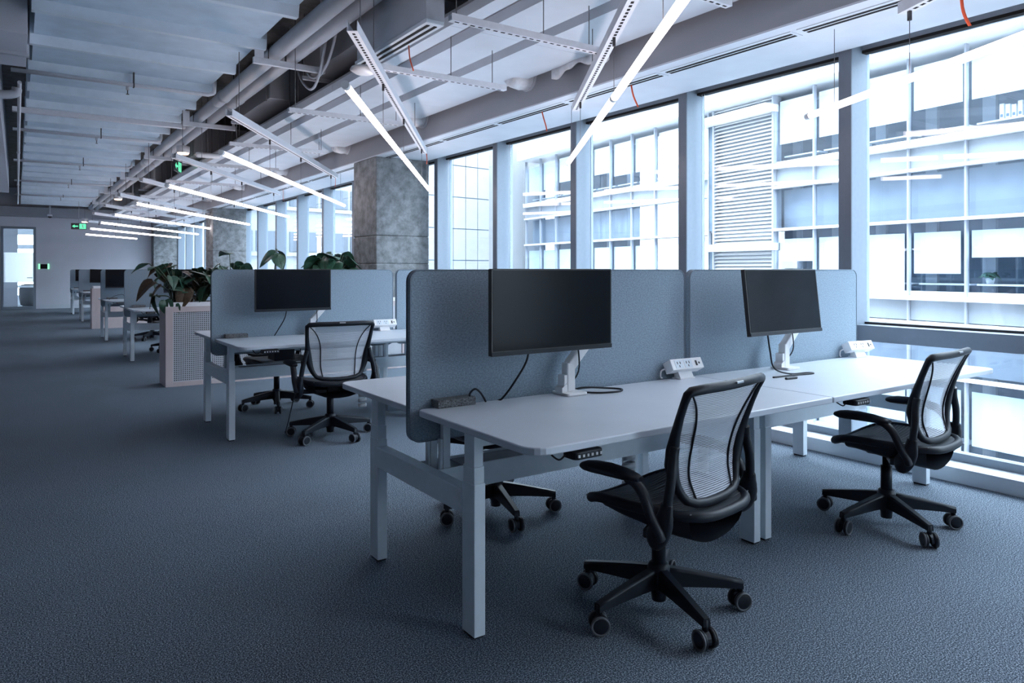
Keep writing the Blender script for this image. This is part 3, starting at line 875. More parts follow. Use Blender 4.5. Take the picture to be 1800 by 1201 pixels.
def make_arm():
    """origin on the desk under the column; the screen mount is reached at local (-0.20, -0.09, 0.37)."""
    t = thing('monitor_stand', 'x', 'monitor stand')
    MB().prism(rrect(-0.055, 0.055, -0.065, 0.05, 0.01, 3), 'xy', 0.0, 0.012).build('clamp_base', 'plastic_white', t, bevel=0.003)
    MB().prism([(-0.05, 0.012), (-0.05, 0.03), (-0.022, 0.05), (-0.022, 0.012)], 'xz', -0.02, 0.03).build('clamp_wedge', 'plastic_white', t)
    MB().box(-0.038, -0.012, -0.018, 0.028, 0.012, 0.085).build('clamp_back', 'plastic_white', t, bevel=0.003)
    MB().box(-0.022, 0.022, -0.022, 0.022, 0.012, 0.135).build('column', 'plastic_white', t, bevel=0.006)
    MB().bar((0.0, 0, 0.115), (0.115, -0.01, 0.245), 0.042, 0.046, up=(-0.7, 0, 0.7)).build('lower_arm', 'plastic_white', t, bevel=0.006)
    MB().lathe([(0.024, 0.215), (0.024, 0.30)], 16, (0.115, -0.012, 0)).build('elbow', 'plastic_white', t)
    MB().bar((0.115, -0.012, 0.29), (-0.15, -0.035, 0.375), 0.036, 0.04).build('upper_arm', 'plastic_white', t, bevel=0.006)
    MB().bar((-0.15, -0.03, 0.375), (-0.20, -0.09, 0.375), 0.03, 0.05).build('tilt_head', 'plastic_black', t, bevel=0.004)
    w = MB().tube(smooth_path([(0.03, -0.03, 0.20), (0.028, -0.035, 0.1), (0.02, 0.03, 0.02), (0.0, 0.05, 0.005)], 5), 0.0035, 6)
    w.build('arm_cable', 'plastic_black', t)
    return t

mon0 = make_monitor(); arm0 = make_arm()
T = child_table()
# (bench, centre x, y offset from bench centre, side, roll, yaw, label)
MON = [(0, 1.768, -0.24, 0, 0.0, 0.0, 'large black monitor in the middle of the picture, on the nearest bench aisle half'),
       (0, 3.235, -0.285, 0, 0.0, 0.5, 'black monitor with a pale sheen on the nearest bench, window half'),
       (1, 1.815, -0.245, 0, 0.0, 0.0, 'black monitor on the second bench, behind its chair'),
       (2, 2.02, -0.25, 0, 0.0, 0.0, 'black monitor on the third bench, seen through the planter leaves'),
       (3, 1.60, -0.25, 0, 0.0, 0.0, 'black monitor on the fourth bench, half cut off by a screen'),
       (4, 1.76, -0.25, 0, 1.5, 0.0, 'black monitor on the fifth bench, above the second pink planter'),
       (5, 1.66, -0.25, 0, 0.0, 0.0, 'black monitor on the farthest bench')]
for i, (b, x, dy, side, roll, yaw, lab) in enumerate(MON):
    m = mon0 if i == 0 else copy_tree(mon0, None, T)
    m.location = (x, BENCH_Y[b] + dy, 0.931)
    m.rotation_euler = (R(-6.5 if i == 1 else 0), R(roll), R(yaw))
    m['label'] = lab; m['group'] = 'black monitors on arms'
    a = arm0 if i == 0 else copy_tree(arm0, None, T)
    a.location = (x + 0.20, BENCH_Y[b] + dy + 0.15, DT + 0.0005)
    a['label'] = 'white folding arm holding the ' + lab.split(',')[0].replace('large black monitor in the middle of the picture', 'large middle monitor').replace('black monitor', 'monitor')
    a['group'] = 'white monitor arms'

# ------------------------------------------------------------------ desk power boxes
def make_power():
    t = thing('power_box', 'x', 'power outlet box')
    MB().box(-0.05, 0.05, -0.03, 0.03, 0, 0.006).hexa([(-0.045, -0.025, 0.006), (0.045, -0.025, 0.006), (0.045, 0.02, 0.006), (-0.045, 0.02, 0.006), (-0.045, -0.008, 0.035), (0.045, -0.008, 0.035), (0.045, 0.02, 0.035), (-0.045, 0.02, 0.035)]).build('foot', 'plastic_white', t)
    b = MB().box(-0.105, 0.105, -0.028, 0.028, -0.028, 0.028).build('box_body', 'plastic_white', t, bevel=0.003)
    b.location = (0, 0.0, 0.062); b.rotation_euler = (R(-28), 0, 0)
    for cx in (-0.055, 0.005):
        s = MB().box(cx - 0.026, cx + 0.026, -0.0295, -0.028, -0.022, 0.022).build('socket_plate', 'frame_white', b)
        q = MB().box(cx - 0.012, cx - 0.008, -0.0305, -0.0295, 0.0, 0.012).box(cx + 0.006, cx + 0.010, -0.0305, -0.0295, 0.0, 0.012).box(cx - 0.003, cx + 0.001, -0.0305, -0.0295, -0.016, -0.006)
        q.build('socket_slots', 'dark_metal', b)
    MB().box(0.055, 0.066, -0.0295, -0.028, -0.014, 0.012).box(0.076, 0.084, -0.0295, -0.028, -0.006, 0.004).build('usb_ports', 'dark_metal', b)
    MB().tube(smooth_path([(-0.09, 0.02, 0.05), (-0.12, 0.03, 0.04), (-0.125, 0.03, 0.01), (-0.11, 0.035, 0.004)], 5), 0.004, 6).build('power_lead', 'plastic_white', t)
    return t
pw0 = make_power(); T = child_table()
for i, (x, y, lab) in enumerate(((2.72, 2.455, 'white power box between the two screens of the nearest bench'), (4.27, 2.445, 'white power box at the window end of the nearest bench'), (2.67, 5.87, 'white power box on the second bench, next to its chair'))):
    p = pw0 if i == 0 else copy_tree(pw0, None, T)
    p.location = (x, y, DT + 0.0005); p.rotation_euler = (0, 0, R(-3 if i != 1 else -8))
    p['label'] = lab; p['group'] = 'white desk power boxes'

# ------------------------------------------------------------------ loose cables
def cable(pts, lab, r=0.0042, closed=False):
    o = MB().tube(smooth_path(pts, 8), r, 8).build('loose_cable', 'plastic_black')
    tag(o, lab, 'cable', 'loose black cables')
    return o
Z = DT + 0.0048
cable([(1.66, 2.30, 0.98), (1.675, 2.33, 0.90), (1.66, 2.40, 0.80), (1.64, 2.45, 0.735), (1.635, 2.478, 0.72)], 'black cable dropping from the large middle monitor')
cable([(1.50, 2.475, 0.728), (1.485, 2.455, 0.765), (1.50, 2.44, 0.785), (1.53, 2.445, 0.765), (1.56, 2.455, Z)], 'small black cable loop standing against the nearest screen')
cable([(2.0, 2.46, Z), (2.06, 2.44, Z + 0.012), (2.16, 2.42, Z + 0.004), (2.22, 2.37, Z), (2.17, 2.33, Z), (2.08, 2.35, Z), (2.03, 2.40, Z)], 'flat black cable loop on the desk beside the nearest monitor arm')
cable([(3.13, 2.27, 0.95), (3.125, 2.25, 0.85), (3.16, 2.25, 0.76), (3.26, 2.23, Z), (3.36, 2.20, Z), (3.37, 2.17, Z), (3.22, 2.19, Z), (3.08, 2.20, Z)], 'black cable curling from the window half monitor onto the desk')
cable([(3.09, 2.135, Z), (3.14, 2.13, Z), (3.165, 2.128, Z)], 'short black cable end with a plug on the window half of the desk', 0.007)
cable([(1.765, 5.72, 0.97), (1.76, 5.75, 0.88), (1.735, 5.84, 0.78), (1.72, 5.90, 0.725)], 'black cable dropping from the second bench monitor')
cable([(1.35, 14.6, Z), (1.45, 14.7, Z + 0.06), (1.58, 14.72, Z + 0.08), (1.62, 14.66, Z), (1.75, 14.7, Z + 0.03), (1.85, 14.7, Z)], 'coiled dark cable lying on the fourth bench')
cable([(1.85, 5.2 + 0.45, 0.66), (1.84, 5.6, 0.45), (1.80, 5.62, 0.3), (1.74, 5.60, 0.08), (1.70, 5.55, 0.006)], 'black cable hanging to the floor under the second bench')
tag(MB().prism(rrect(1.62, 1.78, 5.55, 5.75, 0.02, 3), 'xy', 0.56, 0.655).build('power_supply', 'plastic_black', bevel=0.004), 'black power supply slung under the second bench', 'power supply')

# ------------------------------------------------------------------ task chairs
def make_chair():
    t = thing('task_chair', 'x', 'office chair')
    # star base
    MB().lathe([(0.026, 0.035), (0.028, 0.065), (0.036, 0.075), (0.042, 0.11), (0.042, 0.155), (0.036, 0.172), (0.027, 0.175)], 20).build('base_hub', 'plastic_black', t)
    MB().lathe([(0.026, 0.17), (0.026, 0.29), (0.018, 0.292), (0.018, 0.36)], 20).build('gas_column', 'plastic_black', t)
    leg = MB()
    N = 6
    ring = []
    for i in range(N + 1):
        u = i / N
        r = 0.02 + 0.292 * u
        zt = 0.160 - 0.055 * u ** 1.15
        zb = zt - (0.072 - 0.044 * u)
        wt = 0.028 - 0.008 * u; wb = 0.046 - 0.018 * u
        b = len(leg.v)
        leg.v += [(r, -wb / 2, zb), (r, wb / 2, zb), (r, wb / 2 * 0.95, zt - 0.010), (r, wt / 2, zt), (r, -wt / 2, zt), (r, -wb / 2 * 0.95, zt - 0.010)]
        ring.append(b)
    for i in range(N):
        for k in range(6):
            l = (k + 1) % 6
            leg.quad([ring[i] + k, ring[i] + l, ring[i + 1] + l, ring[i + 1] + k], k in (2, 4))
    leg.quad([ring[0] + k for k in range(6)]); leg.quad([ring[N] + k for k in range(6)])
    legm = leg.mesh('base_leg', 'plastic_black')
    CR = 0.302
    hood = MB().tube([(CR, 0, 0.100), (CR, 0, 0.05)], 0.011, 10)
    hood.prism([(CR + 0.028 * math.cos(R(a)), 0.034 + 0.030 * math.sin(R(a))) for a in range(-20, 201, 20)], 'xz', -0.008, 0.008)
    hoodm = hood.mesh('caster', 'plastic_black')
    wm = MB().lathe([(0.007, -0.010), (0.022, -0.011), (0.031, -0.007), (0.0335, 0.0), (0.031, 0.007), (0.022, 0.011), (0.007, 0.010)], 24, (0, 0, 0), 'y').mesh('wheel', 'plastic_black')
    tm = MB().tube([(0.0302 * math.cos(R(a)), 0, 0.0302 * math.sin(R(a))) for a in range(0, 360, 18)], 0.0046, 6, closed=True).mesh('tyre', 'rubber_grey')
    for k in range(5):
        a = R(72 * k)
        link('base_leg', legm, t, (0, 0, 0), a)
        c = link('caster', hoodm, t, (0, 0, 0), a)
        cr = random.uniform(-0.9, 0.9)
        for sg in (-1, 1):
            p = Vector((CR, 0, 0.0345)) + Vector((-math.sin(cr) * sg * 0.020, math.cos(cr) * sg * 0.020, 0))
            link('wheel', wm, c, p, cr)
            p2 = Vector((CR, 0, 0.0345)) + Vector((-math.sin(cr) * sg * 0.0275, math.cos(cr) * sg * 0.0275, 0))
            link('tyre', tm, c, p2, cr)
    # seat
    SC, SW, SD = -0.045, 0.24, 0.245
    def rim(a):
        ca, sa = math.cos(a), math.sin(a)
        x = SW * math.copysign(abs(ca) ** 0.55, ca)
        y = SD * math.copysign(abs(sa) ** 0.55, sa)
        x *= 1.0 - 0.14 * max(0.0, -y / SD)
        return x, y + SC
    def seat_z(x, y):
        z = 0.432 + 0.016 * (x / SW) ** 2
        if y > 0.05:
            z -= 2.0 * (y - 0.05) ** 2 * 0.9
        if y < -0.15:
            z += 0.2 * (y + 0.15) ** 2
        return z
    P = [rim(2 * math.pi * i / 48) for i in range(48)]
    MB().tube([(x, y, seat_z(x, y)) for x, y in P], 0.018, 10, closed=True).build('seat_frame', 'plastic_black', t)
    g = MB()
    def sf(u, v):
        x, y = rim(2 * math.pi * u)
        x *= v; y = SC + (y - SC) * v
        return (x, y, seat_z(x, y) + 0.010 - 0.012 * (1 - v))
    g.grid(sf, 48, 6)
    g.build('seat_mesh', 'mesh_seat', t)
    sr = MB()
    for q in range(26):
        y = SC - SD * 0.86 + SD * 1.72 * q / 25
        hw = SW * 0.90 * (1 - 0.14 * max(0.0, -(y - SC) / SD))
        pts = [(-hw + 2 * hw * i / 10, y, seat_z(-hw + 2 * hw * i / 10, y) + 0.0105 - 0.010 * (1 - abs(-1 + i / 5))) for i in range(11)]
        sr.tube(pts, 0.0022, 4, caps=False)
    o = sr.build('seat_ribs', 'rubber_grey', t); o['kind'] = 'stuff'
    pan = MB()
    def pf(u, v):
        y = SC - 0.20 + 0.37 * v
        wd = 0.228 * (1 - 0.22 * abs(2 * v - 1) ** 3)
        a = math.pi * u
        x = wd * math.cos(a)
        zt = seat_z(x, y) - 0.010
        dp = 0.098 - 0.050 * v
        return (x, y, zt - dp * math.sin(a) ** 0.6)
    pan.grid(pf, 14, 8)
    pan.build('seat_pan', 'plastic_black', t)
    MB().box(-0.05, 0.05, -0.09, 0.08, 0.345, 0.40).build('tilt_mechanism', 'plastic_black', t, bevel=0.01)
    MB().tube(smooth_path([(0.05, 0.02, 0.345), (0.15, 0.02, 0.335), (0.20, 0.02, 0.315)], 4), 0.005, 6).build('height_lever', 'plastic_black', t)
    # back
    PROF = [(0.47, -0.240), (0.51, -0.224), (0.55, -0.216), (0.60, -0.215), (0.65, -0.224), (0.71, -0.243), (0.77, -0.266), (0.83, -0.292), (0.875, -0.314)]
    WID = [(0.47, 0.125), (0.50, 0.170), (0.54, 0.192), (0.60, 0.208), (0.68, 0.220), (0.78, 0.233), (0.87, 0.242)]
    def interp(T, z):
        if z <= T[0][0]: return T[0][1]
        for (za, va), (zb, vb) in zip(T, T[1:]):
            if z <= zb:
                return va + (vb - va) * (z - za) / (zb - za)
        return T[-1][1]
    def bp(x, z, off=0.0):
        return Vector((x, interp(PROF, z) + 0.022 * (x / 0.22) ** 2 + off, z))
    def bw(z):
        return interp(WID, z)
    ring = []; rad = []
    zc = [0.505, 0.53, 0.56, 0.61, 0.66, 0.72, 0.78, 0.83]
    def sr_(z):
        return 0.0135 + 0.011 * math.exp(-((z - 0.62) / 0.09) ** 2)
    for z in zc:
        ring.append(bp(bw(z), z)); rad.append(sr_(z))
    ring += [bp(0.240, 0.856), bp(0.228, 0.867)]; rad += [0.015, 0.017]
    for x in (0.16, 0.08, 0.0, -0.08, -0.16):
        ring.append(bp(x, 0.871)); rad.append(0.017)
    ring += [bp(-0.228, 0.867), bp(-0.240, 0.856)]; rad += [0.017, 0.015]
    for z in zc[::-1]:
        ring.append(bp(-bw(z), z)); rad.append(sr_(z))
    for (x, z) in ((-0.158, 0.486), (-0.12, 0.472), (-0.06, 0.466), (0.0, 0.464), (0.06, 0.466), (0.12, 0.472), (0.158, 0.486)):
        ring.append(bp(x, z)); rad.append(0.0155)
    MB().tube(ring, rad, 10, closed=True).build('back_frame', 'plastic_black', t)
    rows = MB()
    z = 0.474
    while z < 0.862:
        b = len(rows.v)
        hw = bw(z) if z > 0.505 else 0.12 + (z - 0.472) * 1.6
        n = 10
        for i in range(n + 1):
            x = -hw + 2 * hw * i / n
            rows.v += [tuple(bp(x, z)), tuple(bp(x, z + 0.0050))]
        for i in range(n):
            rows.quad([b + 2 * i, b + 2 * i + 2, b + 2 * i + 3, b + 2 * i + 1], True)
        z += 0.0066
    o = rows.build('back_mesh', 'mesh_back', t); o['kind'] = 'stuff'
    for sg in (-1, 1):
        pts = [bp(sg * x, z, -0.004) for x, z in ((0.222, 0.855), (0.180, 0.81), (0.148, 0.75), (0.132, 0.68), (0.128, 0.61), (0.126, 0.55), (0.115, 0.478))]
        MB().tube(smooth_path(pts, 5), 0.0038, 6).build('seam', 'plastic_black', t)
        up = [(sg * 0.270, -0.215, 0.44), (sg * 0.268, -0.222, 0.50), (sg * 0.256, -0.226, 0.57), (sg * 0.238, -0.222, 0.635), (sg * 0.228, -0.224, 0.68)]
        MB().tube(smooth_path(up, 5), 0.0165, 10).build('back_upright', 'plastic_black', t)
        pod = [(sg * 0.262, -0.15, 0.362), (sg * 0.268, -0.17, 0.375), (sg * 0.272, -0.195, 0.405), (sg * 0.272, -0.21, 0.44), (sg * 0.270, -0.216, 0.47), (sg * 0.268, -0.220, 0.50)]
        MB().tube(smooth_path(pod, 4), [0.012, 0.02, 0.026, 0.031, 0.034, 0.035, 0.036, 0.036, 0.035, 0.034, 0.033, 0.032, 0.031, 0.029, 0.027, 0.026, 0.024, 0.022, 0.021, 0.02, 0.018], 12, flat=(0.75, 1.2)).build('pivot_pod', 'plastic_black', t)
        MB().bar((sg * 0.05, -0.05, 0.355), (sg * 0.255, -0.15, 0.380), 0.06, 0.03).build('yoke', 'plastic_black', t, bevel=0.006)
        arm = [(sg * 0.296, -0.215, 0.385), (sg * 0.300, -0.212, 0.41), (sg * 0.304, -0.185, 0.455), (sg * 0.304, -0.155, 0.520), (sg * 0.300, -0.120, 0.552), (sg * 0.296, -0.085, 0.562)]
        MB().tube(smooth_path(arm, 5), [0.012, 0.016] + [0.019] * 19 + [0.019] * 5, 10, flat=(0.85, 1.1)).build('arm_post', 'plastic_black', t)
        pad = [-0.135, -0.11, -0.06, 0.0, 0.06, 0.095, 0.115, 0.122]
        pr = [0.018, 0.029, 0.038, 0.042, 0.041, 0.034, 0.021, 0.006]
        MB().tube([(sg * 0.294, y, 0.566 + 0.008 * math.sin((y + 0.135) / 0.257 * 3)) for y in pad], pr, 14, flat=(1.0, 0.5)).build('arm_pad', 'plastic_black', t)
    MB().box(-0.022, 0.022, -0.003, 0.003, -0.004, 0.004).build('badge', 'badge_grey', t, bp(0, 0.879, -0.0155), bevel=0.002)
    return t

ch0 = make_chair(); T = child_table()
# x, y, facing (degrees, 0 faces +Y), star offset, label
CH = [(1.965, 1.895, 9, 182, 'black mesh-back task chair in front, largest of the chairs, at the nearest bench'),
      (3.545, 1.885, 6, 27, 'black mesh-back task chair by the windows at the nearest bench'),
      (1.95, 5.26, -5, -3, 'black mesh-back task chair at the second bench, standing free before it'),
      (2.05, 3.13, 172, 184, 'black task chair behind the nearest bench, only its star base showing'),
      (1.95, 6.62, 190, 40, 'black task chair behind the second bench, only its base showing'),
      (1.98, 12.15, 180, 10, 'black task chair tucked behind the third bench'),
      (2.0, 14.29, 0, 20, 'black task chair in front of the fourth bench'),
      (1.95, 19.86, 0, 50, 'black task chair by the fifth bench, mostly hidden by the second planter')]
chairs = [ch0] + [copy_tree(ch0, None, T) for _ in CH[1:]]
for c, (x, y, rz, so, lab) in zip(chairs, CH):
    c.location = (x, y, 0); c.rotation_euler = (0, 0, R(rz))
    c['label'] = lab; c['group'] = 'black mesh task chairs'
    # turn the star base under the seat
    for o in [o for o in COL.objects if o.parent is c and o.name.split('.')[0] in ('base_leg', 'caster')]:
        o.rotation_euler = (0, 0, o.rotation_euler[2] + R(so - rz))
# ================================================================== PLANTERS AND PLANTS
def planter(loc, lab, perf, wd):
    t = thing('planter_box', lab, 'planter', loc, 0, 'pink planter dividers')
    H, D = 0.86, 0.40
    MB().box(0, 0.075, 0, D, 0, H).build('side_panel', 'planter_pink', t, bevel=0.003)
    MB().box(wd - 0.075, wd, 0, D, 0, H).build('side_panel', 'planter_pink', t, bevel=0.003)
    MB().box(0.075, wd - 0.075, D - 0.02, D, 0, H).build('rear_panel', 'planter_pink', t)
    MB().box(0.075, wd - 0.075, 0, D - 0.02, 0.0, 0.05).build('bottom_rail', 'planter_pink', t)
    MB().box(0.075, wd - 0.075, 0, D - 0.02, H - 0.06, H).build('top_rail', 'planter_pink', t)
    if perf:
        # woven lattice front: bars in two directions over a dark back
        bk = MB().box(0.075, wd - 0.075, 0.03, 0.04, 0.05, H - 0.06).build('lattice_back', 'dark_metal', t)
        la = MB()
        p = 0.0215
        x = 0.075
        while x < min(wd - 0.08, 1.9):
            la.box(x, x + 0.0105, 0.014, 0.018, 0.05, H - 0.06); x += p
        z = 0.05
        while z < H - 0.07:
            la.box(0.075, min(wd - 0.075, 1.9), 0.012, 0.016, z, z + 0.0105); z += p
        if wd > 2.0:
            la.box(1.9, wd - 0.075, 0.012, 0.016, 0.05, H - 0.06)
        o = la.build('lattice', 'perforated', t); o['kind'] = 'stuff'
    else:
        MB().box(0.075, wd - 0.075, 0.0, 0.02, 0.05, H - 0.06).build('front_panel', 'planter_pink', t)
    ln = MB().box(0.05, wd - 0.02, 0.015, 0.035, H, H + 0.045).box(0.05, wd - 0.02, D - 0.035, D - 0.015, H, H + 0.045).box(0.03, 0.05, 0.015, D - 0.015, H, H + 0.045)
    ln.build('liner', 'planter_liner', t)
    MB().box(0.05, wd - 0.02, 0.035, D - 0.035, H, H + 0.02).build('soil', 'soil', t)
    return t
PX, PY = 1.305, 8.42
planter((PX, PY, 0), 'pink framed planter with a woven lattice front behind the second bench', True, 2.85)
planter((PX, 17.62, 0), 'plain pink planter farther along the aisle', False, 2.85)

def leaf_mesh(nm, m, fold=0.35, droop=0.35):
    """heart leaf, base at origin, pointing +Y, length 1."""
    half = [(0.0, 0.02), (-0.06, 0.20), (0.06, 0.33), (0.22, 0.40), (0.40, 0.385), (0.60, 0.30), (0.80, 0.15), (1.0, 0.0)]
    g = MB()
    for sg in (1, -1):
        b = len(g.v)
        for (y, x) in half:
            yc = max(y, 0.0)
            zc = -droop * yc * yc
            g.v.append((0, yc, zc))
            g.v.append((sg * x * 0.55, y + 0.01, zc + fold * x * 0.5 + 0.01 * math.sin(9 * y)))
            g.v.append((sg * x, y, zc + fold * x * 0.75 - 0.12 * x + 0.03 * math.sin(7 * y + sg)))
        for i in range(len(half) - 1):
            for k in range(2):
                q = b + 3 * i + k
                g.quad([q, q + 1, q + 4, q + 3], True)
    return g.mesh(nm, m)
LV = [leaf_mesh('leaf', 'leaf_green', 0.35, 0.35), leaf_mesh('leaf', 'leaf_green', 0.55, 0.6), leaf_mesh('leaf', 'leaf_green', 0.15, 0.2), leaf_mesh('leaf', 'leaf_rust', 0.4, 0.5)]

def plant(loc, lab, leaves):
    """leaves: (dx, dy, height, azimuth, pitch, size, kind)"""
    t = thing('leafy_plant', lab, 'plant', loc, 0, 'plants in the lattice planter')
    for (dx, dy, h, az, pitch, size, kd) in leaves:
        tip = Vector((dx, dy, h))
        root = Vector((dx * 0.12, dy * 0.12, 0))
        midp = root.lerp(tip, 0.5) + Vector((-dx * 0.18, -dy * 0.18, 0.04))
        MB().tube(smooth_path([root, midp, tip], 4), 0.0045, 5).build('stem', 'stem_green', t)
        o = link('leaf', LV[kd], t, tip)
        o.rotation_euler = (R(pitch), R(random.uniform(-25, 25)), R(az))
        o.scale = (size, size, size)
    return t
rnd = random.Random(11)
def bunch(n, spread_x, spread_y, h0, h1, s0, s1, rust=0.12, bias=0.0):
    L = []
    for i in range(n):
        dx = rnd.uniform(-spread_x, spread_x) + bias; dy = rnd.uniform(-spread_y, spread_y)
        h = rnd.uniform(h0, h1)
        az = math.degrees(math.atan2(-dx, dy)) + rnd.uniform(-70, 70)
        L.append((dx, dy, h, az, rnd.uniform(-55, 25), rnd.uniform(s0, s1), 3 if rnd.random() < rust else rnd.choice((0, 1, 2))))
    return L
PZ = 0.88
plant((1.43, 8.60, PZ), 'leafy plant leaning over the aisle end of the lattice planter, rust-edged leaves',
      bunch(26, 0.20, 0.15, 0.06, 0.45, 0.14, 0.24, 0.25, -0.02) + [(-0.26, -0.05, 0.44, 60, -10, 0.20, 0), (-0.20, -0.1, 0.10, 100, -60, 0.19, 1), (-0.16, -0.12, 0.20, 80, -40, 0.24, 3), (-0.12, -0.14, 0.05, 170, -75, 0.18, 1), (-0.05, -0.14, 0.02, 160, -80, 0.2, 0)])
plant((1.72, 8.62, PZ), 'bushy dark green plant in the middle of the planter leaf clump', bunch(30, 0.20, 0.15, 0.04, 0.42, 0.15, 0.25, 0.1))
plant((2.02, 8.60, PZ), 'leafy plant at the screen side of the planter clump, partly hidden by the screen', bunch(20, 0.16, 0.14, 0.05, 0.46, 0.13, 0.22, 0.15) + [(-0.02, 0.0, 0.56, 20, 10, 0.2, 0)])
plant((2.50, 8.62, PZ), 'single tall stem with drooping leaves rising above the second bench screen', [(0.03, 0.0, 0.58, 100, -30, 0.24, 0), (0.05, 0.02, 0.60, -80, -35, 0.24, 1), (0.03, -0.03, 0.56, 180, -60, 0.2, 2)])
plant((2.88, 8.62, PZ), 'low plant whose leaf tips just clear the second bench screen', bunch(12, 0.16, 0.1, 0.22, 0.36, 0.16, 0.22, 0.0))
plant((3.22, 8.60, PZ), 'dense upright leaf clump in front of the nearest concrete column', bunch(34, 0.22, 0.12, 0.34, 0.58, 0.20, 0.30, 0.0))
# a few leaves over the second planter
t = thing('leafy_plant', 'small distant plant on the second pink planter', 'plant', (2.3, 17.8, PZ), 0)
for i in range(8):
    dx = rnd.uniform(-0.25, 0.25); h = rnd.uniform(0.05, 0.3)
    MB().tube([(dx * 0.2, 0, 0), (dx, 0, h)], 0.005, 5).build('stem', 'stem_green', t)
    o = link('leaf', LV[i % 3], t, (dx, 0, h)); o.rotation_euler = (R(-20), 0, R(rnd.uniform(0, 360))); o.scale = (0.2,) * 3

# ================================================================== OUTSIDE
GZ = -7.0
g = MB().box(XG + 0.3, 120, -60, 150, GZ - 0.2, GZ).build('ground', 'paving'); struct(g, 'pale paved street below the windows')

# office building across the street; local y runs along its front, -x faces us
ob = thing('office_building', 'pale glass office building with white ledges across the street', 'building', (18.5, 9.25, 0), R(-6.5))
BAY = 1.41
KMIN, KMAX = -14, 13
LOUV = (3, 4)      # bays taken by the louvre tower
z0s = [-7.02, -3.23, 0.56, 4.35]
TOPZ = 6.55
def fpiece(nm, m, x0, x1, y0, y1, z0, z1, parent=ob):
    return MB().box(x0, x1, y0, y1, z0, z1).build(nm, m, parent)
ya, yb_ = KMIN * BAY, (KMAX + 1) * BAY
fpiece('core_wall', 'facade_dark', 1.6, 6.0, ya, yb_, GZ, 8.4)
fpiece('roof_fascia', 'facade_white', -0.55, 1.6, ya, yb_, TOPZ, 8.4)
pane_up = MB().box(-0.012, 0.0, 0.035, BAY - 0.035, 0.0, 1.16).mesh('pane', 'facade_glass')
pane_win = MB().box(-0.012, 0.0, 0.035, BAY - 0.035, 0.0, 1.78).mesh('pane', 'facade_glass')
mul_m = MB().box(-0.08, 0.04, -0.022, 0.022, GZ, TOPZ).mesh('facade_mullion', 'facade_metal')
spn_m = MB().box(0.0, 0.06, 0.03, BAY - 0.03, 0.0, 0.50).mesh('spandrel_panel', 'facade_dim')
upb_m = MB().box(0.35, 0.40, 0.0, BAY, 0.0, 1.16).mesh('blind_panel', 'facade_dim')
sill_m = MB().box(-0.02, 0.10, 0.03, BAY - 0.03, 0.0, 0.10).mesh('sill_board', 'facade_white')
desk_m = MB().box(0.30, 0.70, 0.12, BAY - 0.05, 0.32, 0.36).mesh('window_desk', 'facade_white')
rr = random.Random(5)
for zi, z0 in enumerate(z0s):
    for (zz, hh, pr) in ((z0, 0.11, 0.20), (z0 + 1.90, 0.075, 0.16), (z0 + 3.17, 0.075, 0.16)):
        if zz > TOPZ - 0.4:
            continue
        for (a, b) in ((ya, LOUV[0] * BAY), ((LOUV[1] + 1) * BAY, yb_)):
            fpiece('ledge', 'facade_white', -pr, 0.06, a, b, zz - hh / 2, zz + hh / 2)
    for k in range(KMIN, KMAX + 1):
        if LOUV[0] <= k <= LOUV[1]:
            continue
        y = k * BAY
        if -12 < k < KMAX + 1:
            link('pane', pane_win, ob, (0, y, z0 + 0.065))
            link('sill_board', sill_m, ob, (0, y, z0 + 0.065))
            link('window_desk', desk_m, ob, (0, y, z0))
            if z0 + 3.2 < TOPZ + 0.5:
                link('pane', pane_up, ob, (0, y, z0 + 1.955))
                link('blind_panel', upb_m, ob, (0, y, z0 + 1.955))
                link('spandrel_panel', spn_m, ob, (0, y, z0 + 3.23))
            top = z0 + (1.62 if zi < 3 else 2.0)
            bot = z0 + rr.choice((0.12, 0.35, 0.62, 0.62, 0.95))
            if zi == 3:
                bot = z0 + rr.choice((0.62, 0.7, 0.9))
            if zi == 2 and k in (-2, -1, 0):
                bot = z0 + {-2: 0.98, -1: 0.60, 0: 0.12}[k]
            MB().box(0.12, 0.13, y + 0.10 + 0.12 * rr.random(), y + BAY - 0.04, bot, top).build('roller_shade', 'shade_cloth', ob)
for k in range(KMIN, KMAX + 2):
    if LOUV[0] < k <= LOUV[1]:
        continue
    link('facade_mullion', mul_m, ob, (0, k * BAY, 0))
for k in range(KMIN, KMAX + 2):
    fpiece('room_divider', 'facade_dim', 0.9, 1.0, k * BAY - 0.15, k * BAY + 0.15, GZ, TOPZ)
# louvre tower standing proud of the front
la, lb = LOUV[0] * BAY + 0.06, (LOUV[1] + 1) * BAY - 0.3
fpiece('louvre_back', 'facade_dim', 0.1, 0.3, la, lb + 0.3, GZ, 8.4)
fpiece('louvre_post', 'facade_metal', -0.12, 0.1, la - 0.06, la, GZ, 8.4)
fpiece('louvre_post', 'facade_metal', -0.12, 0.1, lb, lb + 0.05, GZ, 8.4)
sl = MB(); z = GZ
while z < 8.3:
    sl.hexa([(-0.10, la, z), (-0.10, lb, z), (-0.085, lb, z - 0.008), (-0.085, la, z - 0.008), (0.02, la, z + 0.075), (0.02, lb, z + 0.075), (0.03, lb, z + 0.065), (0.03, la, z + 0.065)])
    z += 0.118
o = sl.build('louvre_slats', 'facade_white', ob); o['kind'] = 'stuff'
for zz in (-3.23, 1.34, 2.46 - 1.0 + 0.9, 6.2):
    pass
for zz in (-2.6, 1.95, 6.15):
    fpiece('ledge', 'facade_white', -0.5, 0.06, la - 0.1, lb + 0.5, zz - 0.1, zz + 0.12)
    fpiece('dark_recess', 'facade_dark', -0.05, 0.06, lb + 0.05, lb + 0.3, zz - 3.6, zz - 0.1)

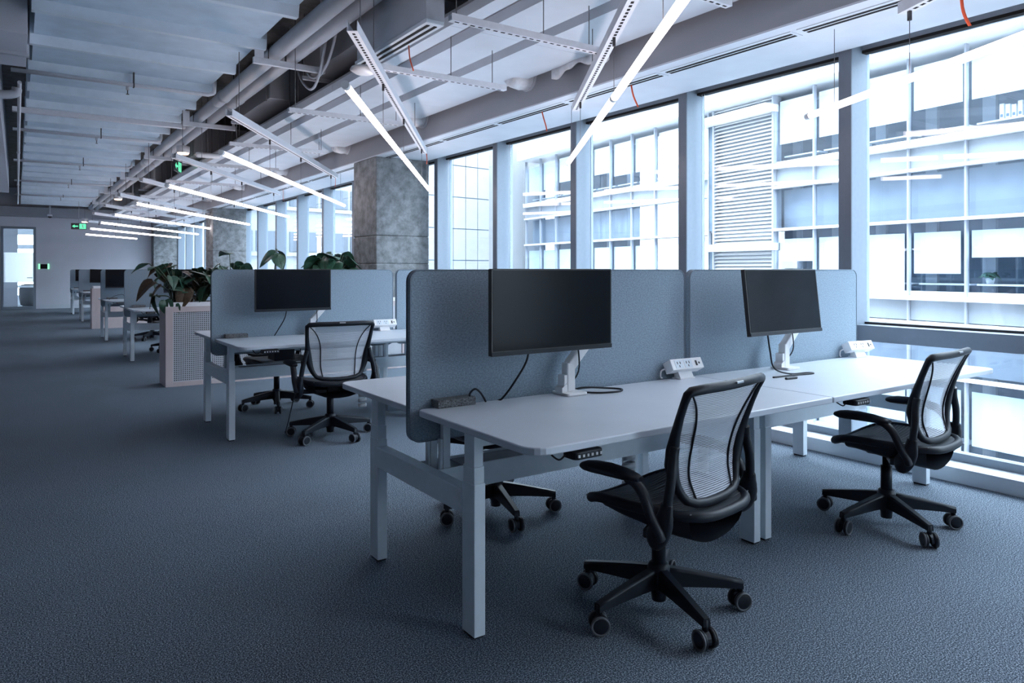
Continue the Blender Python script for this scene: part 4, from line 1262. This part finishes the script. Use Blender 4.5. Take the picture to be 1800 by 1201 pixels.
# white stone clad tower farther along, its corner turned to us
tw = thing('stone_tower', 'white stone clad tower with square panel joints beyond the street', 'building', (16.9, 29.6, 0), R(8))
MB().box(-2.88, 2.33, 0.04, 3.0, GZ, 16).build('tower_core', 'facade_dark', tw)
pm1 = MB().box(0.02, 0.73, 0.0, 0.045, 0.022, 1.478).mesh('stone_panel', 'stone_white')
for i in range(7):
    for j in range(10):
        link('stone_panel', pm1, tw, (-2.9 + 0.75 * i, 0, -4.3 + 1.5 * j))
# plain white wing between tower and glass building
wg = thing('white_wing', 'blank white wing wall between the stone tower and the glass building', 'building', (21.3, 30.4, 0), R(-6))
MB().box(-1.75, 1.6, 0, 8, GZ, 14).build('wing_wall', 'stone_white', wg)
for z in (2.0, 4.6, 7.2):
    MB().box(1.25, 1.62, -0.02, 0.3, z - 2.2, z).build('strip_window', 'facade_dark', wg)
# far block seen past the column
fb = thing('far_office_block', 'distant white office block with dark window bands seen past the column', 'building', (22.0, 62.0, 0), R(10))
MB().box(-9, 16, 0.1, 14, GZ, 26).build('block_core', 'far_block', fb)
for i in range(8):
    z = -5.0 + 3.9 * i
    for k in range(8):
        MB().box(-8.8 + 3.0 * k, -6.1 + 3.0 * k, 0.0, 0.2, z, z + 1.7).build('band_window', 'far_window', fb)
    MB().box(-9.1, 16, -0.35, 0.1, z - 0.4, z - 0.1).build('ledge', 'far_block', fb)

# things on the sills of the building across the street
M = Matrix.Translation(Vector((18.5, 9.25, 0))) @ Matrix.Rotation(R(-6.5), 4, 'Z')
for i in range(6):
    p = M @ Vector((0.48, -2.62 + 0.13 * i, 4.711))
    t = thing('ring_binder', 'white ring binder on the upper sill across the street, %s from the mullion' % ['sixth', 'fifth', 'fourth', 'third', 'second', 'first'][i], 'binder', p, R(-6.5), 'white binders across the street')
    h = 0.30 + 0.03 * ((i * 7) % 3)
    MB().box(-0.11, 0.11, -0.045, 0.045, 0, h).build('binder_cover', 'facade_white', t)
    MB().box(-0.112, -0.11, -0.03, 0.03, 0.05, 0.12).build('spine_label', 'facade_dark', t)
t = thing('potted_plant', 'small potted plant on the sill of the building across the street', 'plant', M @ Vector((0.45, -1.68, 0.9205)), R(-6.5))
MB().lathe([(0.07, 0.0), (0.10, 0.14), (0.095, 0.14)], 16).build('pot', 'facade_white', t)
for i in range(12):
    a = i * 2.4
    o = link('leaf', LV[i % 3], t, (0.04 * math.cos(a), 0.04 * math.sin(a), 0.14 + 0.012 * i))
    o.rotation_euler = (R(20 - 3 * i), 0, a); o.scale = (0.24,) * 3
